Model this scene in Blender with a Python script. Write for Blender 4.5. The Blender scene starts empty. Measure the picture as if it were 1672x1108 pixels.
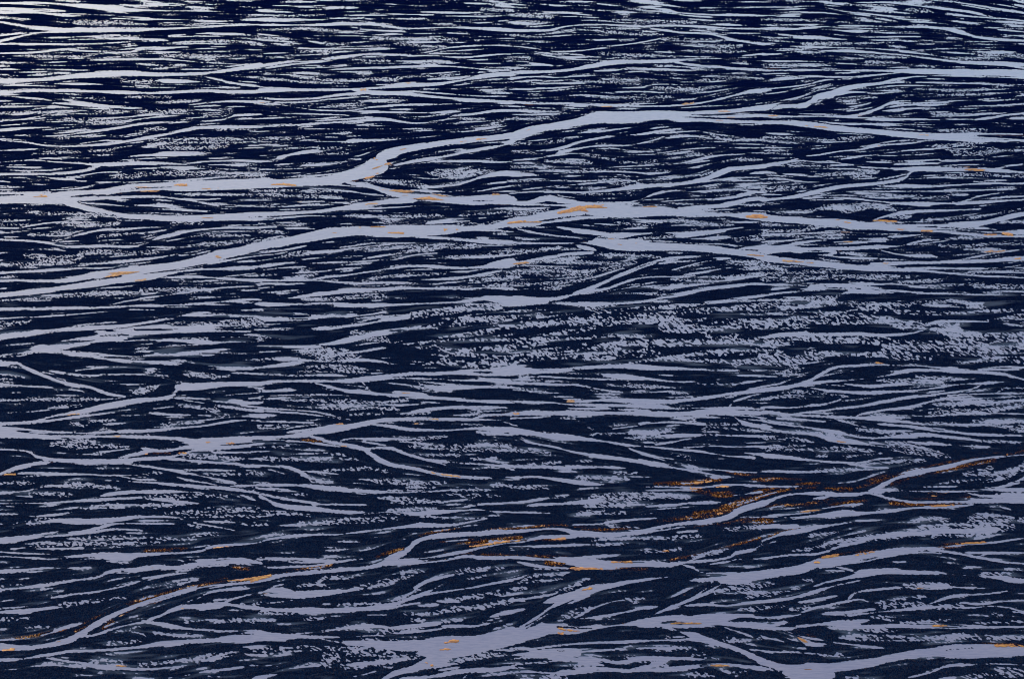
import bpy, math
import numpy as np
C = bpy.context.scene
# ================================================================ camera
cd = bpy.data.cameras.new('camera'); cam = bpy.data.objects.new('camera', cd); C.collection.objects.link(cam)
cam.location = (0, 0, 400.0); cam.rotation_euler = (math.radians(90-23.0), 0, 0)
cd.sensor_fit = 'VERTICAL'; cd.sensor_height = 24.0; cd.lens = 12.0/math.tan(math.radians(7.0))
cd.clip_start = 5; cd.clip_end = 60000
C.camera = cam
# ================================================================ light: soft late daylight under thin cloud
SUN_EL, SUN_AZ = 7.0, -30.0
w = bpy.data.worlds.new('World'); C.world = w; w.use_nodes = True
nt = w.node_tree; bg = nt.nodes['Background']; sky = nt.nodes.new('ShaderNodeTexSky')
sky.sky_type = 'NISHITA'; sky.sun_disc = False; sky.sun_elevation = math.radians(SUN_EL); sky.sun_rotation = math.radians(SUN_AZ)
sky.air_density = 1.0; sky.dust_density = 1.2; sky.ozone_density = 2.0
nt.links.new(sky.outputs[0], bg.inputs[0]); bg.inputs[1].default_value = 0.13
sd = bpy.data.lights.new('sun', 'SUN'); sd.energy = 0.6; sd.angle = math.radians(10); sd.color = (1.0, .95, .88)
so = bpy.data.objects.new('sun', sd); C.collection.objects.link(so)
az = math.radians(SUN_AZ); el = math.radians(SUN_EL)
from mathutils import Vector
to_sun = Vector((math.sin(az)*math.cos(el), math.cos(az)*math.cos(el), math.sin(el)))
so.rotation_euler = to_sun.to_track_quat('Z', 'Y').to_euler()
so.location = to_sun*900
vs = C.view_settings; vs.view_transform = 'Standard'; vs.look = 'None'; vs.gamma = 1; vs.exposure = 2.1
C.cycles.filter_width = 1.0
# ================================================================ traced river (upright widths, quarter pixel units)
TRACES = """
T 0 0
r 15 70 40 200 70 25 400 90 30 640 100 36 900 115 20 1200 125 10 1400 130 14 1672 118 22
r 15 20 12 300 25 26 600 40 26 900 70 22 1200 80 12 1672 95 10
r 15 45 10 150 52 14 400 68 8
s 15 140 18 200 168 25 400 185 32 700 185 32 1000 180 20 1300 165 16 1500 152 13 1672 155 14
s 15 250 25 120 225 18 250 203 12 450 195 12
r 15 270 24 150 270 28 300 275 12 500 270 8
r 15 215 18 130 200 12
d 80 150 6 200 175 8
r 420 245 6 600 240 10 900 245 18 1050 255 8
d 480 140 26 700 140 24 900 150 6
r 15 330 10 200 325 18 400 310 18 600 320 10 900 325 5
d 180 345 12 350 350 14 520 352 8
s 15 387 12 300 387 10 500 377 10 700 368 20 1000 368 18 1200 383 12 1500 400 6
r 820 320 10 900 290 26 1000 300 20 1200 285 8
d 1000 345 14 1300 350 22 1500 345 12 1672 350 14
r 1050 225 20 1250 215 26 1500 215 22 1672 225 12
d 1300 255 14 1500 260 14 1672 285 26
r 1200 300 8 1500 305 10 1672 310 8
r 15 432 13 300 430 12 550 440 18
r 30 465 16 110 468 10
s 15 502 32 300 490 24 550 465 38 750 455 42 1000 460 28 1250 455 22 1400 440 26 1600 408 34 1672 402 34
s 1240 465 6 1330 490 13 1450 515 18 1600 535 13 1672 545 9
r 1320 475 8 1500 502 10 1650 515 10
r 980 500 12 1050 505 32 1150 505 28 1230 505 5
d 760 505 10 900 505 16 980 505 8
r 15 530 5 250 515 14 450 520 10 700 530 8 880 545 4
s 15 570 28 250 560 24 500 562 26 750 572 28 1000 575 20 1250 565 22 1500 568 26 1672 565 28
r 15 588 12 250 612 26 450 640 28 700 665 32 900 665 20 1150 655 16 1350 625 30 1550 622 28 1672 630 22
d 540 608 10 640 610 10
d 800 600 8 1050 600 8
s 15 750 10 200 730 12 350 692 8
d 15 700 10 250 695 10 400 690 6
d 600 690 14 850 692 18 1050 690 18 1150 685 10
d 400 740 20 700 758 28 850 742 8
s 850 738 8 1000 722 10 1130 715 6
s 1160 685 10 1300 680 14 1400 690 5
r 15 805 24 250 795 10 420 790 5
s 200 855 6 500 825 18 750 788 20 900 764 14 1200 757 12 1380 742 10 1450 718 18 1672 705 13
s 15 865 18 150 880 20 300 905 17 500 905 14 700 890 18 850 865 22 1000 838 22 1200 798 26 1400 788 20 1672 788 22
s 500 890 6 620 873 12 750 872 12
r 460 880 10 520 880 12
k 200 870 5 400 882 14 600 868 12 640 860 4
r 15 845 5 150 835 5
d 900 802 6 1020 802 8
d 1350 803 10 1500 803 14 1672 820 10
d 940 862 14 1200 862 16 1500 862 14 1672 866 10
d 950 890 8 1200 885 10 1600 882 8
d 1000 915 16 1200 918 20 1400 905 12
d 200 945 16 350 945 18 500 942 8
d 560 935 10 700 930 10 
r 700 985 6 950 958 22 1100 952 24 1300 950 12
r 980 970 20 1080 970 20
r 1400 930 8 1550 918 10 1672 915 6
d 850 815 6 1000 800 4
s 15 1005 10 200 993 12 400 1008 14 600 1018 26 850 1014 26 1150 1020 12 1400 1048 10 1672 1060 5
s 1150 1015 8 1300 1000 16 1500 996 18 1672 1005 14
r 130 990 6 350 975 8 550 980 5
s 15 1078 12 300 1076 14 480 1065 24 600 1035 22
r 40 1035 6 250 1035 6
d 960 1060 12 1200 1070 14 1350 1060 6
d 1250 1090 14 1500 1090 14 1672 1092 12
T 410 0
s 0 120 22 200 122 22 400 122 12 530 125 6
s 0 155 16 250 155 14 450 152 20 600 145 26 800 155 20 950 175 12 1250 170 12 1450 178 24 1672 190 26
s 540 128 4 700 108 10
s 900 158 7 1200 145 7 1450 140 8 1672 115 10
r 620 100 14 750 95 16 900 92 10 1100 85 6
r 0 45 16 200 35 14 450 30 8
r 600 50 14 800 40 12 1050 60 6
r 1050 95 12 1200 100 16 1450 105 8
r 1330 20 12 1500 32 18 1672 48 14
d 1440 60 16 1600 65 18 1672 75 10
r 0 60 22 120 70 16 300 80 6
d 0 92 8 300 98 10 450 92 6
d 30 185 8 300 180 12 450 185 16 550 190 8
r 600 165 10 750 185 14 950 195 8
r 0 205 20 250 240 16 420 265 14
r 250 215 8 500 225 9 700 220 12 1000 210 12 1200 210 6
d 750 240 16 1000 240 16 1260 245 16
d 440 270 12 620 275 8
d 0 240 18 200 245 16
r 1250 215 8 1400 235 12 1672 240 14
r 0 280 26 150 290 16 400 300 14 700 303 8 900 308 4
d 280 320 12 500 315 14
d 900 270 8 1100 285 10 1200 290 6
s 0 335 8 150 330 10 250 325 4
d 0 352 8 250 355 8
s 0 430 14 100 400 24 250 382 20 450 368 18 620 345 22 750 335 18 950 338 14 1080 325 10 1200 300 14 1350 285 14 1500 280 10 1672 290 12
r 100 425 14 250 400 12 450 385 12 600 372 8
s 700 350 12 900 345 10 1100 345 10 1300 355 16 1400 350 20 1550 335 12 1672 335 8
s 1180 318 6 1350 310 10 1500 300 6
r 1270 365 4 1400 385 8 1550 380 12 1672 380 8
d 700 375 8 850 378 10
r 400 440 6 700 420 8 1000 408 10 1200 410 18 1400 425 10 1520 440 10
r 250 430 8 400 425 8 420 445 5
d 250 470 8 400 490 14 650 500 14 900 495 8
d 680 490 14 850 488 18 1000 475 10
d 1000 470 6 1200 475 8 1300 460 6
d 0 490 6 200 495 12 320 510 10 600 515 6
s 0 445 14 100 440 10
s 0 560 30 250 558 28 500 556 20 700 548 14 950 530 26 1150 520 24 1300 500 18 1420 475 26 1550 460 28 1672 465 26
r 800 540 8 950 515 8 1150 495 10 1300 485 6
s 640 560 18 750 575 36 900 578 30 1050 590 20 1250 612 22 1450 628 26 1672 640 26
s 880 568 16 1100 572 12 1400 595 10 1672 598 5
r 1100 490 12 1350 470 6
s 0 525 12 100 545 10
s 0 620 24 120 635 18 250 635 10 400 610 14 560 588 20 700 578 22
s 100 640 12 250 660 12 400 682 14 600 685 10 750 665 14 1000 648 16 1250 645 8 1450 640 6
s 250 640 10 450 620 14 700 600 8 850 595 5
r 640 690 8 800 695 8 1050 700 8 1300 690 6
d 480 655 10 700 655 8
r 0 655 6 120 665 6
r 0 690 6 180 695 6
s 0 705 6 300 705 6 600 715 6
s 0 785 12 200 782 12 350 770 14 550 758 14 700 745 20 800 735 34 900 750 18 1020 765 12 1150 758 6
r 330 755 6 550 740 10 750 730 8
s 1200 745 6 1250 720 12 1350 710 14 1500 690 22 1672 685 14
s 1100 752 6 1350 740 6 1500 720 5
d 1300 735 8 1450 740 6
s 0 820 5 300 800 8 600 800 6 1000 800 8 1300 800 6
d 0 860 14 200 855 14 350 850 8
r 600 870 18 750 868 20 1000 855 14 1300 840 6
r 600 845 10 800 838 8
s 0 890 12 150 900 16 200 890 6
d 130 930 12 350 915 10 480 920 16 600 925 8
r 180 975 22 230 960 14 330 935 10 420 925 10
s 0 1000 16 150 1000 14 300 995 8 560 985 6 700 990 8
r 0 970 14 100 962 12 200 960 6
d 400 955 6 600 950 10
d 300 1010 5 560 1015 6
s 0 1050 8 200 1050 8 450 1035 6 650 1025 4
s 180 1102 8 550 1075 20 680 1045 55 760 1015 60 800 975 60 880 950 70 1000 925 62 1150 900 52 1300 875 46 1500 855 40 1672 835 50
s 900 1020 20 1050 990 26 1200 970 18 1350 940 22 1500 910 24 1672 870 24
k 895 990 4 930 970 30 1050 940 20 1200 915 26 1400 900 22 1560 895 8
s 940 990 6 1020 960 10 1090 940 12
s 870 1045 18 1000 1020 14 1200 1000 16 1400 1000 20 1550 1005 16 1672 1000 14
k 865 1042 4 950 1030 14 1100 1015 10 1150 1010 4
s 1000 1010 6 1200 965 10 1380 950 6
d 1150 1060 20 1250 1065 26 1350 1070 24 1450 1085 10
s 1500 1102 10 1580 1075 24 1672 1065 28
r 250 1075 14 350 1072 14
o 1400 862 10 1500 858 14 1620 850 10
o 765 985 6 830 1012 8 870 1020 4
o 740 1095 8 800 1070 6
o 680 558 6 710 560 6
T 820 0
s 0 185 16 150 190 22 300 185 16 400 162 12 560 152 14 750 158 14 900 172 18 1100 200 16 1300 212 14 1400 240 20 1550 265 18 1672 280 22
s 850 165 10 1050 158 18 1200 162 18 1400 175 10 1672 180 10
s 860 45 10 930 42 14 1000 40 4
r 0 20 8 200 35 8 450 35 8
r 200 80 8 400 82 10 550 95 8
d 0 90 20 150 95 22 300 105 16
r 600 25 10 800 50 16 1050 65 16 1100 90 12 1300 110 8
r 400 5 6 700 10 6
r 680 75 8 900 80 6 1100 85 14 1350 95 6 1672 95 8
r 1200 50 6 1450 42 8 1672 40 10
d 700 120 8 950 130 12 1200 140 8
s 1270 205 8 1500 205 8 1672 208 6
d 450 180 6 700 200 10 900 215 12 1000 212 6
d 0 215 8 250 230 10
r 240 265 5 450 250 8 700 245 6
s 0 285 10 120 290 12 300 315 10 400 320 14 560 305 12 700 285 14 850 265 14 1000 235 10 1120 220 6
s 120 275 8 250 262 4
s 800 275 6 950 265 8 1100 262 5
d 1000 245 8 1200 240 8 1300 245 6
d 1230 280 14 1400 290 22 1480 285 10
d 1100 315 8 1400 322 12 1500 320 6
d 600 330 8 750 340 14 950 345 14 1080 350 6
s 0 330 8 200 335 10 350 355 16 500 370 10 650 375 10
s 380 330 8 550 350 8 700 365 6
r 0 385 8 150 388 12 300 405 12
r 180 340 6 300 350 8
s 0 455 26 200 448 22 400 435 22 550 410 32 700 385 32 900 382 24 1050 378 26 1200 365 10 1400 362 8 1672 350 8
s 1050 380 14 1170 400 22 1300 412 26 1450 425 22 1672 437 18
s 1120 375 8 1200 378 6 1300 382 6 1672 378 6
s 1500 345 12 1600 335 14 1672 330 16
r 400 425 8 550 420 8 750 415 6
r 740 450 8 850 445 22 1000 465 12 1200 475 6
s 0 490 18 200 475 14 400 480 14 450 462 10 620 455 8
d 430 500 8 700 510 14 850 525 8
d 640 490 8 850 495 12
s 0 552 16 200 552 12 400 540 12 500 530 8 700 545 10 870 540 10 950 522 10 1150 527 8 1300 528 4
d 950 545 14 1200 555 14 1350 540 6
s 0 600 5 180 610 6 350 600 6 480 590 10 650 595 6
s 720 570 12 850 568 14 1000 575 5
d 620 605 14 850 605 14 1050 600 8
s 1300 460 6 1500 455 10 1600 465 6
d 1200 500 10 1500 480 10 1672 490 8
s 0 622 14 100 635 20 250 645 18 400 640 18 600 650 20 800 655 24 1000 658 16 1150 650 14 1300 625 16 1400 600 14 1550 565 24 1672 555 28
s 0 685 16 150 690 16 300 692 12 450 705 8 540 710 4
s 340 670 6 450 685 8 600 692 6
d 0 735 10 200 740 12 340 735 5
r 380 655 10 520 655 12
d 1550 570 8 1672 575 8
s 0 870 40 130 825 70 260 790 50 400 770 50 520 745 65 600 728 80 750 728 80 900 722 75 1050 715 60 1200 705 34 1400 690 34 1550 675 34 1672 665 40
s 1050 735 40 1250 745 30 1450 755 22 1672 755 20
s 1080 720 18 1300 722 20 1500 720 24 1672 712 24
k 1180 710 4 1300 712 10 1400 710 4
r 0 880 12 200 860 8 500 848 6
s 0 1000 14 200 985 14 340 962 18 450 950 12 600 960 5
s 280 935 14 380 915 26 450 890 18 550 865 16 700 842 14 850 832 14 1000 810 14 1120 795 8
s 720 830 6 800 810 8 880 795 4
s 360 945 30 450 925 18 600 905 12 800 900 12 900 880 12 1000 850 10
s 650 912 4 800 940 6
r 430 972 8 520 972 18 600 980 10
d 280 1000 14 450 1005 18 550 1010 10
s 950 830 8 1150 815 10 1350 805 6
d 1300 830 16 1350 860 16 1500 868 14 1672 872 10
s 1350 860 10 1672 870 9
s 740 930 8 1000 945 14 1100 930 8 1350 915 10 1672 918 10
d 740 1005 8 850 1008 14 950 1000 12
s 400 1045 6 600 1042 8 800 1030 6 1100 1015 10 1250 980 22 1400 960 12 1500 955 6
s 1000 1030 6 1100 1020 6 1260 1000 12 1340 990 6
d 1150 965 14 1300 960 6
d 0 895 14 200 888 10 380 875 8
d 0 930 8 200 950 8
s 0 1070 34 200 1078 22 450 1080 10 800 1065 6
d 60 1035 10 200 1035 20 350 1055 10 650 1060 10
s 1280 1102 18 1340 1070 26 1400 1045 24 1500 1032 14 1672 1022 14
s 1560 1080 8 1620 1070 20 1672 1068 24
d 1480 990 10 1600 990 12
d 500 960 8 700 990 10
o 540 425 5 590 420 5
o 350 780 5 410 775 6 490 768 4
o 1090 725 4 1130 735 5
o 0 852 12 90 848 10
o 150 825 5 220 810 5
o 620 662 6 680 660 8
o 700 645 5 750 650 5
o 1120 645 4 1190 635 8
o 1610 712 12 1672 715 14
o 1340 690 6 1500 692 7
o 1400 728 5 1480 722 6
o 150 648 5 200 650 5
T 1232 0
s 0 178 14 200 178 24 350 172 14 450 162 12 700 160 16 900 165 12 1050 165 22 1180 178 20 1260 195 30 1350 220 18 1450 240 20 1600 248 18 1672 252 16
s 960 150 10 1100 158 10 1200 172 6 1450 172 8 1672 180 10
r 1400 178 8 1550 185 12 1672 200 14
s 0 42 12 200 45 8 400 38 6 500 60 12 650 80 16 850 100 14 1000 108 8
s 480 20 8 700 15 12 850 15 14 1000 35 16 1200 55 22 1350 75 22 1450 100 16 1672 130 14
r 520 75 8 700 100 10 900 140 12 960 145 12
s 700 95 6 900 135 6
d 950 60 20 1060 65 22 1100 75 6
r 1200 90 26 1300 98 14 1450 110 10 1672 140 8
r 1500 10 8 1600 25 16 1672 40 20
s 200 5 6 450 8 6
r 0 95 8 150 92 8 300 85 10 450 75 5
r 0 60 5 200 65 6
d 0 120 6 300 125 12 450 130 8
r 0 145 8 150 145 5
s 160 215 12 300 230 24 400 232 26 560 245 10 800 250 8 1000 255 8
r 0 195 6 200 210 8
r 380 180 5 560 185 8 700 190 8
r 500 215 12 700 230 8 1000 225 6
d 300 268 10 600 270 12 850 265 8
s 950 262 8 1200 260 8 1500 258 6
s 0 268 16 200 280 18 350 292 22 500 295 18 700 298 12 900 312 14 1050 310 12 1200 300 8 1500 295 6
s 300 300 10 430 312 14 620 315 22 750 328 18 900 340 10 1100 365 12 1300 385 22 1450 392 28 1672 400 32
s 900 318 12 1050 335 12 1200 355 8 1350 378 8
d 680 345 14 850 355 14 950 358 8
s 480 300 6 700 305 5
s 0 345 14 150 332 10 300 318 8 420 320 4
d 300 330 8 420 325 8
r 0 300 10 100 300 8
s 0 378 14 300 380 12 450 385 8 600 398 10 800 405 8 1000 400 5
d 60 400 14 250 405 12 420 408 8
d 700 385 12 900 390 8
r 1160 380 8 1400 360 6
d 1400 340 10 1672 345 14
d 1200 360 8 1500 362 8
s 1000 295 6 1300 298 6 1672 285 6
s 0 438 16 300 435 16 600 437 14 850 438 22 950 440 34 1150 445 40 1350 450 45 1550 450 45 1672 455 50
s 280 470 10 450 475 18 600 478 14 750 465 12 900 450 12
s 0 560 20 150 545 12 350 520 14 450 492 18 600 488 10
d 0 565 12 100 560 10
s 1180 415 6 1400 415 8 1550 420 8
s 1500 395 14 1672 420 20
s 0 680 42 100 665 36 230 660 30 320 650 40 400 600 46 480 585 50 560 550 45 700 525 26 800 515 22 860 495 20 980 478 16 1100 470 14 1350 472 12 1672 485 12
s 780 520 10 950 510 14 1200 515 14 1450 520 10 1672 525 6
s 860 495 8 950 505 6
s 100 650 14 200 632 10 350 600 8
k 100 680 4 170 640 4 300 620 10 350 612 4
r 400 560 8 500 545 8
r 520 580 30 600 570 14 750 580 8 900 585 6
d 540 550 12 700 548 8
r 430 650 8 600 660 8 750 640 6
d 600 600 8 750 605 8
s 0 715 26 200 722 20 400 722 14 560 722 14 700 700 24 780 670 24 840 640 22 900 625 12 1050 625 10 1300 612 6
r 780 685 10 900 685 12 1030 670 12 1150 672 8
s 1050 680 8 1300 660 8 1500 655 12 1672 645 14
s 1250 625 6 1500 608 10 1672 590 18
d 1000 550 8 1250 560 12 1450 555 14
d 1150 590 8 1400 585 10
d 1110 705 18 1200 710 20 1300 705 10
s 500 720 12 700 735 18 850 740 22 1000 740 14 1200 740 12 1390 740 8
s 1380 745 18 1500 725 22 1600 708 16 1672 700 12
s 1400 755 8 1500 762 12 1672 770 8
r 460 765 10 650 768 12 750 770 8
s 0 755 24 200 758 34 350 775 44 500 795 44 650 808 40 800 822 40 950 840 36 1100 850 40 1250 862 30 1450 872 26 1672 880 14
s 850 820 16 1050 830 22 1250 835 24 1500 830 20 1672 832 16
s 1240 845 20 1500 858 14 1672 868 12
d 1150 810 14 1300 805 20 1440 805 8
d 0 850 10 250 855 14 500 870 6
d 530 862 12 620 855 22 730 845 10
d 0 870 12 300 890 8
s 0 915 10 250 915 10 400 905 10 500 898 4
d 0 945 10 220 955 10
s 0 980 8 200 980 6
s 230 995 14 300 975 18 400 960 12 520 940 20 650 928 14 800 900 16 1000 885 14 1070 870 10
s 550 925 6 700 905 10 780 890 8 880 872 8
s 0 1035 26 150 1015 20 260 995 16 400 1005 14 520 1010 16 680 1035 14 850 1045 14 1000 1048 34 1150 1050 34 1350 1048 30 1500 1052 20 1672 1070 14
s 470 1000 10 650 970 14 700 965 14 850 945 12 1000 930 12 1150 920 14 1300 900 8
s 700 980 12 850 998 12 1050 995 16 1150 990 10
d 1120 905 16 1300 905 14 1500 920 8
d 1200 930 8 1300 945 14 1672 930 10
d 1250 960 10 1450 960 8
s 1150 998 10 1400 990 10 1500 975 14 1672 955 8
s 940 1102 10 975 1055 16
d 100 1025 8 400 1030 10
s 1500 1045 16 1672 1015 10
d 600 1085 8 700 1072 14 800 1070 6
r 0 1065 20 100 1065 24 300 1085 12
d 1150 905 10 1400 885 8
o 60 715 10 120 716 12 150 720 5
o 220 672 6 290 668 10 330 660 5
o 90 430 7 160 430 7
o 380 785 10 450 790 10
o 990 832 7 1080 835 12
o 1500 832 8 1672 832 10
o 1260 862 5 1350 866 8
o 620 715 5 680 712 5
T 0 270
s 15 55 20 200 52 20 400 50 18 500 38 24 600 10 20
r 300 75 8 480 70 12 600 45 12 800 38 8
s 1100 5 14 1200 20 8 1450 32 10 1672 22 8
s 240 70 10 400 85 20 550 100 12 700 105 8 900 100 8 1150 88 10 1400 72 12
d 700 65 18 850 65 20 900 45 6
d 850 50 14 1200 55 18 1350 48 14
d 1350 68 12 1500 65 14 1660 65 8
d 900 18 14 1150 20 8
s 15 100 14 120 110 8 280 122 6
s 280 152 8 450 145 12 560 128 12 600 120 4
s 15 205 75 150 200 75 300 205 70 420 195 80 600 170 50 800 140 50 1000 130 55 1150 130 65 1400 120 66 1672 108 60
s 15 170 14 300 165 12
k 15 185 8 140 183 6
k 440 195 6 520 188 14 640 184 8
k 740 152 4 850 142 5 1050 135 4
k 690 183 3 850 178 6 940 180 3
s 400 220 50 500 258 40 600 280 35 750 305 35 900 320 35 1100 330 42 1300 325 46 1500 318 52 1672 315 55
k 1540 322 6 1672 320 8
s 480 205 30 700 200 20 950 192 20 1060 200 16 1200 222 12 1350 250 10
r 620 235 10 850 248 22 950 250 14 1100 265 8 1280 290 6
s 1080 205 12 1250 212 16 1400 205 8 1672 225 8
s 1180 225 6 1400 245 6 1672 258 10
d 1070 178 12 1300 178 12 1672 182 12
d 1560 155 10 1672 158 12
d 240 300 14 450 298 14 700 305 12 850 322 14 940 335 6
d 400 330 10 600 315 12
s 15 388 12 120 388 14 250 362 14 400 345 12 520 325 14
d 400 362 22 500 368 26 620 370 24 720 360 16
d 180 430 12 300 425 12 450 412 6
s 15 265 5 210 268 6
s 15 312 6 200 312 6
d 15 340 6 100 335 6
d 15 365 6 180 368 6
s 350 465 6 450 440 12 600 405 20 750 395 20 950 385 14 1100 385 6
d 1080 355 12 1250 358 12
s 15 460 20 200 468 18 300 482 24 400 500 20 600 500 20 800 502 22 900 485 14 980 450 26 1100 425 24 1250 398 16 1400 388 18 1672 388 22
s 360 475 4 550 465 8 800 460 4
d 600 440 8 750 425 12 900 418 6
s 900 505 10 1100 508 8 1250 498 6
s 980 480 6 1200 440 8
d 1180 440 12 1300 432 18 1530 435 14
s 1300 410 10 1672 408 10
d 1250 490 26 1400 480 24 1550 465 22 1650 455 8
r 15 500 6 200 495 8
r 15 540 8 200 522 6
r 330 515 12 400 530 14
d 160 560 20 280 580 34 400 580 40 500 565 20
d 500 545 26 650 535 26 800 545 28 960 535 14
d 15 615 18 200 610 20 350 608 24 450 600 10
s 500 612 8 700 602 22 900 580 20 1050 560 20 1160 555 12
r 780 600 10 900 590 6
s 15 665 20 250 655 22 450 640 18 700 632 14 850 620 10
s 15 715 25 250 715 22 450 705 40 600 680 50 750 665 60 950 640 55 1150 610 50 1350 560 70 1500 530 65 1672 495 60
s 15 800 40 250 780 36 430 755 40 650 720 50 900 690 50 1100 660 20 1250 640 20
k 590 712 5 670 698 10 750 688 6
k 1490 562 8 1600 535 14 1672 520 8
s 1250 640 10 1400 640 26 1550 632 28 1672 620 18
s 1300 610 20 1500 575 14 1672 552 8
s 1000 695 10 1150 692 20 1300 695 18 1500 708 22 1672 718 26
s 1370 640 10 1400 670 8 1380 690 5
s 1390 690 12 1550 672 12 1672 655 8
d 330 812 18 500 800 22 700 795 28 850 790 20 880 780 10
d 850 780 12 950 770 20 1200 775 34 1350 765 18
r 1200 775 12 1450 752 16 1672 745 10
d 15 835 8 200 828 12 350 820 8
s 650 870 6 850 830 12 1000 808 10 1150 790 12
s 15 890 26 300 888 28 600 882 24 800 872 20 1050 870 20 1250 860 14 1450 865 6
s 1050 865 8 1300 850 8 1672 825 6
r 1250 855 10 1450 845 20 1600 840 22 1672 850 20
s 15 948 10 300 935 12 600 912 10 750 895 8 950 895 14
d 15 1000 28 60 985 22 250 970 10
d 470 955 14 560 940 16
r 15 1060 50 200 1040 50 400 1020 40 600 1010 26 800 990 20 1050 950 24 1250 925 30 1450 925 20 1672 920 20
r 700 1030 20 900 1025 60 1100 1020 50 1350 1015 34 1672 1025 34
r 600 1040 40 640 1040 42 750 1060 20
d 1150 960 16 1350 975 40 1500 980 50 1672 960 40
r 1500 900 12 1672 900 20
d 950 1075 20 1300 1080 26 1672 1075 26
o 210 183 6 270 185 9 300 182 4
o 30 205 6 140 198 5
o 680 170 5 750 169 5
o 850 162 8 950 157 11 1080 150 7
o 1080 122 6 1120 120 12 1160 123 5
o 1340 565 8 1375 570 5
o 840 718 6 900 712 6
o 1260 145 4 1300 148 4
o 655 45 5 690 45 4
T 410 270
s 0 105 66 200 110 60 400 100 60 550 80 70 680 45 80 740 20 110 800 0 110
s 600 105 20 750 130 34 850 165 44 1000 190 44 1150 205 50 1350 218 60 1500 212 66 1672 215 60
s 350 130 14 500 120 10 700 135 8
s 360 140 14 550 155 14 700 175 14 900 195 6
k 330 130 4 500 135 14 650 145 16 780 160 6
s 900 75 0 900 75 0
d 720 92 14 850 100 20 1000 110 30 1080 130 20
d 1090 40 8 1180 50 50 1300 55 60 1400 40 34 1500 40 14
s 800 30 20 1000 15 14 1300 15 10 1672 5 8
s 1080 140 20 1300 115 18 1400 80 22 1550 50 40 1672 48 34
d 1350 25 16 1450 30 16
s 900 155 6 1100 160 24 1200 165 12 1400 160 10 1550 135 14 1672 120 10
k 900 158 6 1000 168 10 1100 172 5
k 1370 218 4 1430 220 8 1500 219 4
k 1200 172 4 1420 175 6 1550 170 5
s 0 305 30 250 295 28 450 280 26 650 250 36 850 225 34 1000 215 40
s 600 268 18 850 262 14 1050 250 10
k 880 248 4 1000 243 14 1150 240 22 1210 248 8
s 0 328 18 200 325 20 350 312 12 600 318 10 850 320 8
d 600 312 12 900 316 16 1200 310 12
d 0 180 14 200 185 14 380 190 20 550 195 8
s 200 195 8 450 200 8 650 215 5
s 0 228 12 250 228 12 450 225 12 600 235 14
d 0 258 8 130 256 8
d 0 157 6 250 155 8 600 165 8
r 420 330 6 560 335 8 750 335 6
d 0 360 10 75 360 12
s 0 385 16 150 385 22 400 395 16
d 0 412 12 180 410 14
d 0 465 16 90 460 16
s 0 515 50 150 485 56 300 455 56 450 425 70 650 405 66 850 410 80 1050 405 80 1250 395 60 1400 390 40 1550 370 50 1672 345 70
s 850 430 20 1050 440 20 1250 455 22 1450 472 30 1672 478 24
s 1400 400 20 1550 405 14 1672 415 12
s 1400 445 14 1500 470 16
r 1100 445 10 1300 455 14 1450 450 16
s 0 535 30 200 525 14 350 495 20 500 475 14
k 0 540 8 130 520 12 200 515 5
s 0 565 14 150 550 12 250 530 10
d 190 565 10 280 550 30 350 540 30
s 340 545 20 550 525 20 750 500 14 900 488 16 1010 480 14
d 640 525 12 800 515 18 900 500 10
d 800 505 18 1050 500 26 1200 498 30 1400 500 24
s 1100 355 14 1250 335 16 1450 325 12 1672 310 8
d 1300 310 10 1500 295 14 1672 285 14
s 1100 360 18 1350 345 8
d 1270 355 14 1400 370 20 1560 358 8
s 1500 350 8 1600 340 8 1672 335 8
s 0 632 30 150 615 24 250 600 12 350 580 14 500 565 8 700 560 8
s 200 605 14 450 605 14 700 595 12 900 582 14 1000 558 14 1150 545 10 1300 535 6
s 700 580 12 850 555 20 950 548 10
d 850 555 8 1000 530 14 1200 505 20
s 1080 580 8 1300 570 14 1500 565 26 1672 545 20
d 1200 570 12 1500 560 24 1672 540 20
s 0 660 8 200 635 12 400 630 12
d 40 675 12 150 675 8
d 270 690 14 400 675 14
r 560 660 8 700 658 6
s 400 700 10 550 685 18 700 665 14 850 640 14 980 625 20 1150 628 26 1300 635 22 1450 625 30 1550 610 50 1672 595 55
r 1200 660 10 1300 660 20 1350 665 10
s 0 710 20 200 715 18 400 712 12 600 730 20 800 730 26 950 725 22 1150 705 18 1300 695 22 1450 670 22 1550 650 14
d 750 700 14 950 680 20 1200 668 8
r 0 740 20 200 730 12
s 880 650 6 1000 610 8
r 0 765 14 150 750 20
d 1350 715 10 1500 705 24 1672 690 28
d 1450 745 14 1672 735 20
s 200 830 12 400 800 30 600 775 36 850 768 26 1000 762 20 1300 768 18 1450 760 16 1672 765 22
s 550 785 10 700 780 10
d 360 830 8 500 825 16 660 815 20 800 812 16 950 825 14
s 0 860 40 200 862 26 450 860 26 700 868 34 900 862 22 1100 855 14 1300 845 20 1450 825 34 1672 840 60
k 80 880 5 200 878 6
k 350 865 4 430 868 12 500 866 6
r 0 920 30 100 940 60 300 940 50 500 940 24 750 920 14 850 900 10
r 0 1020 50 200 1015 45 400 1010 30 600 995 30 800 960 40 1000 930 50 1200 900 46 1400 880 50 1672 860 50
r 500 1100 20 650 1070 30 800 1040 30 1000 1010 30 1200 990 26 1400 960 30 1672 940 40
r 1200 945 20 1450 930 30 1672 925 20
d 0 1060 16 250 1065 20 420 1060 10
d 650 1090 14 950 1085 14
d 1180 1060 20 1400 1045 26 1550 1050 20 1672 1030 24
r 1350 1060 20 1550 1000 30 1672 1005 30
o 130 118 7 200 115 12 270 122 6
o 700 85 5 760 65 8 790 40 6
o 580 105 4 660 92 5
o 710 238 6 780 237 6
o 1050 200 6 1100 202 14 1140 205 5
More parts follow.
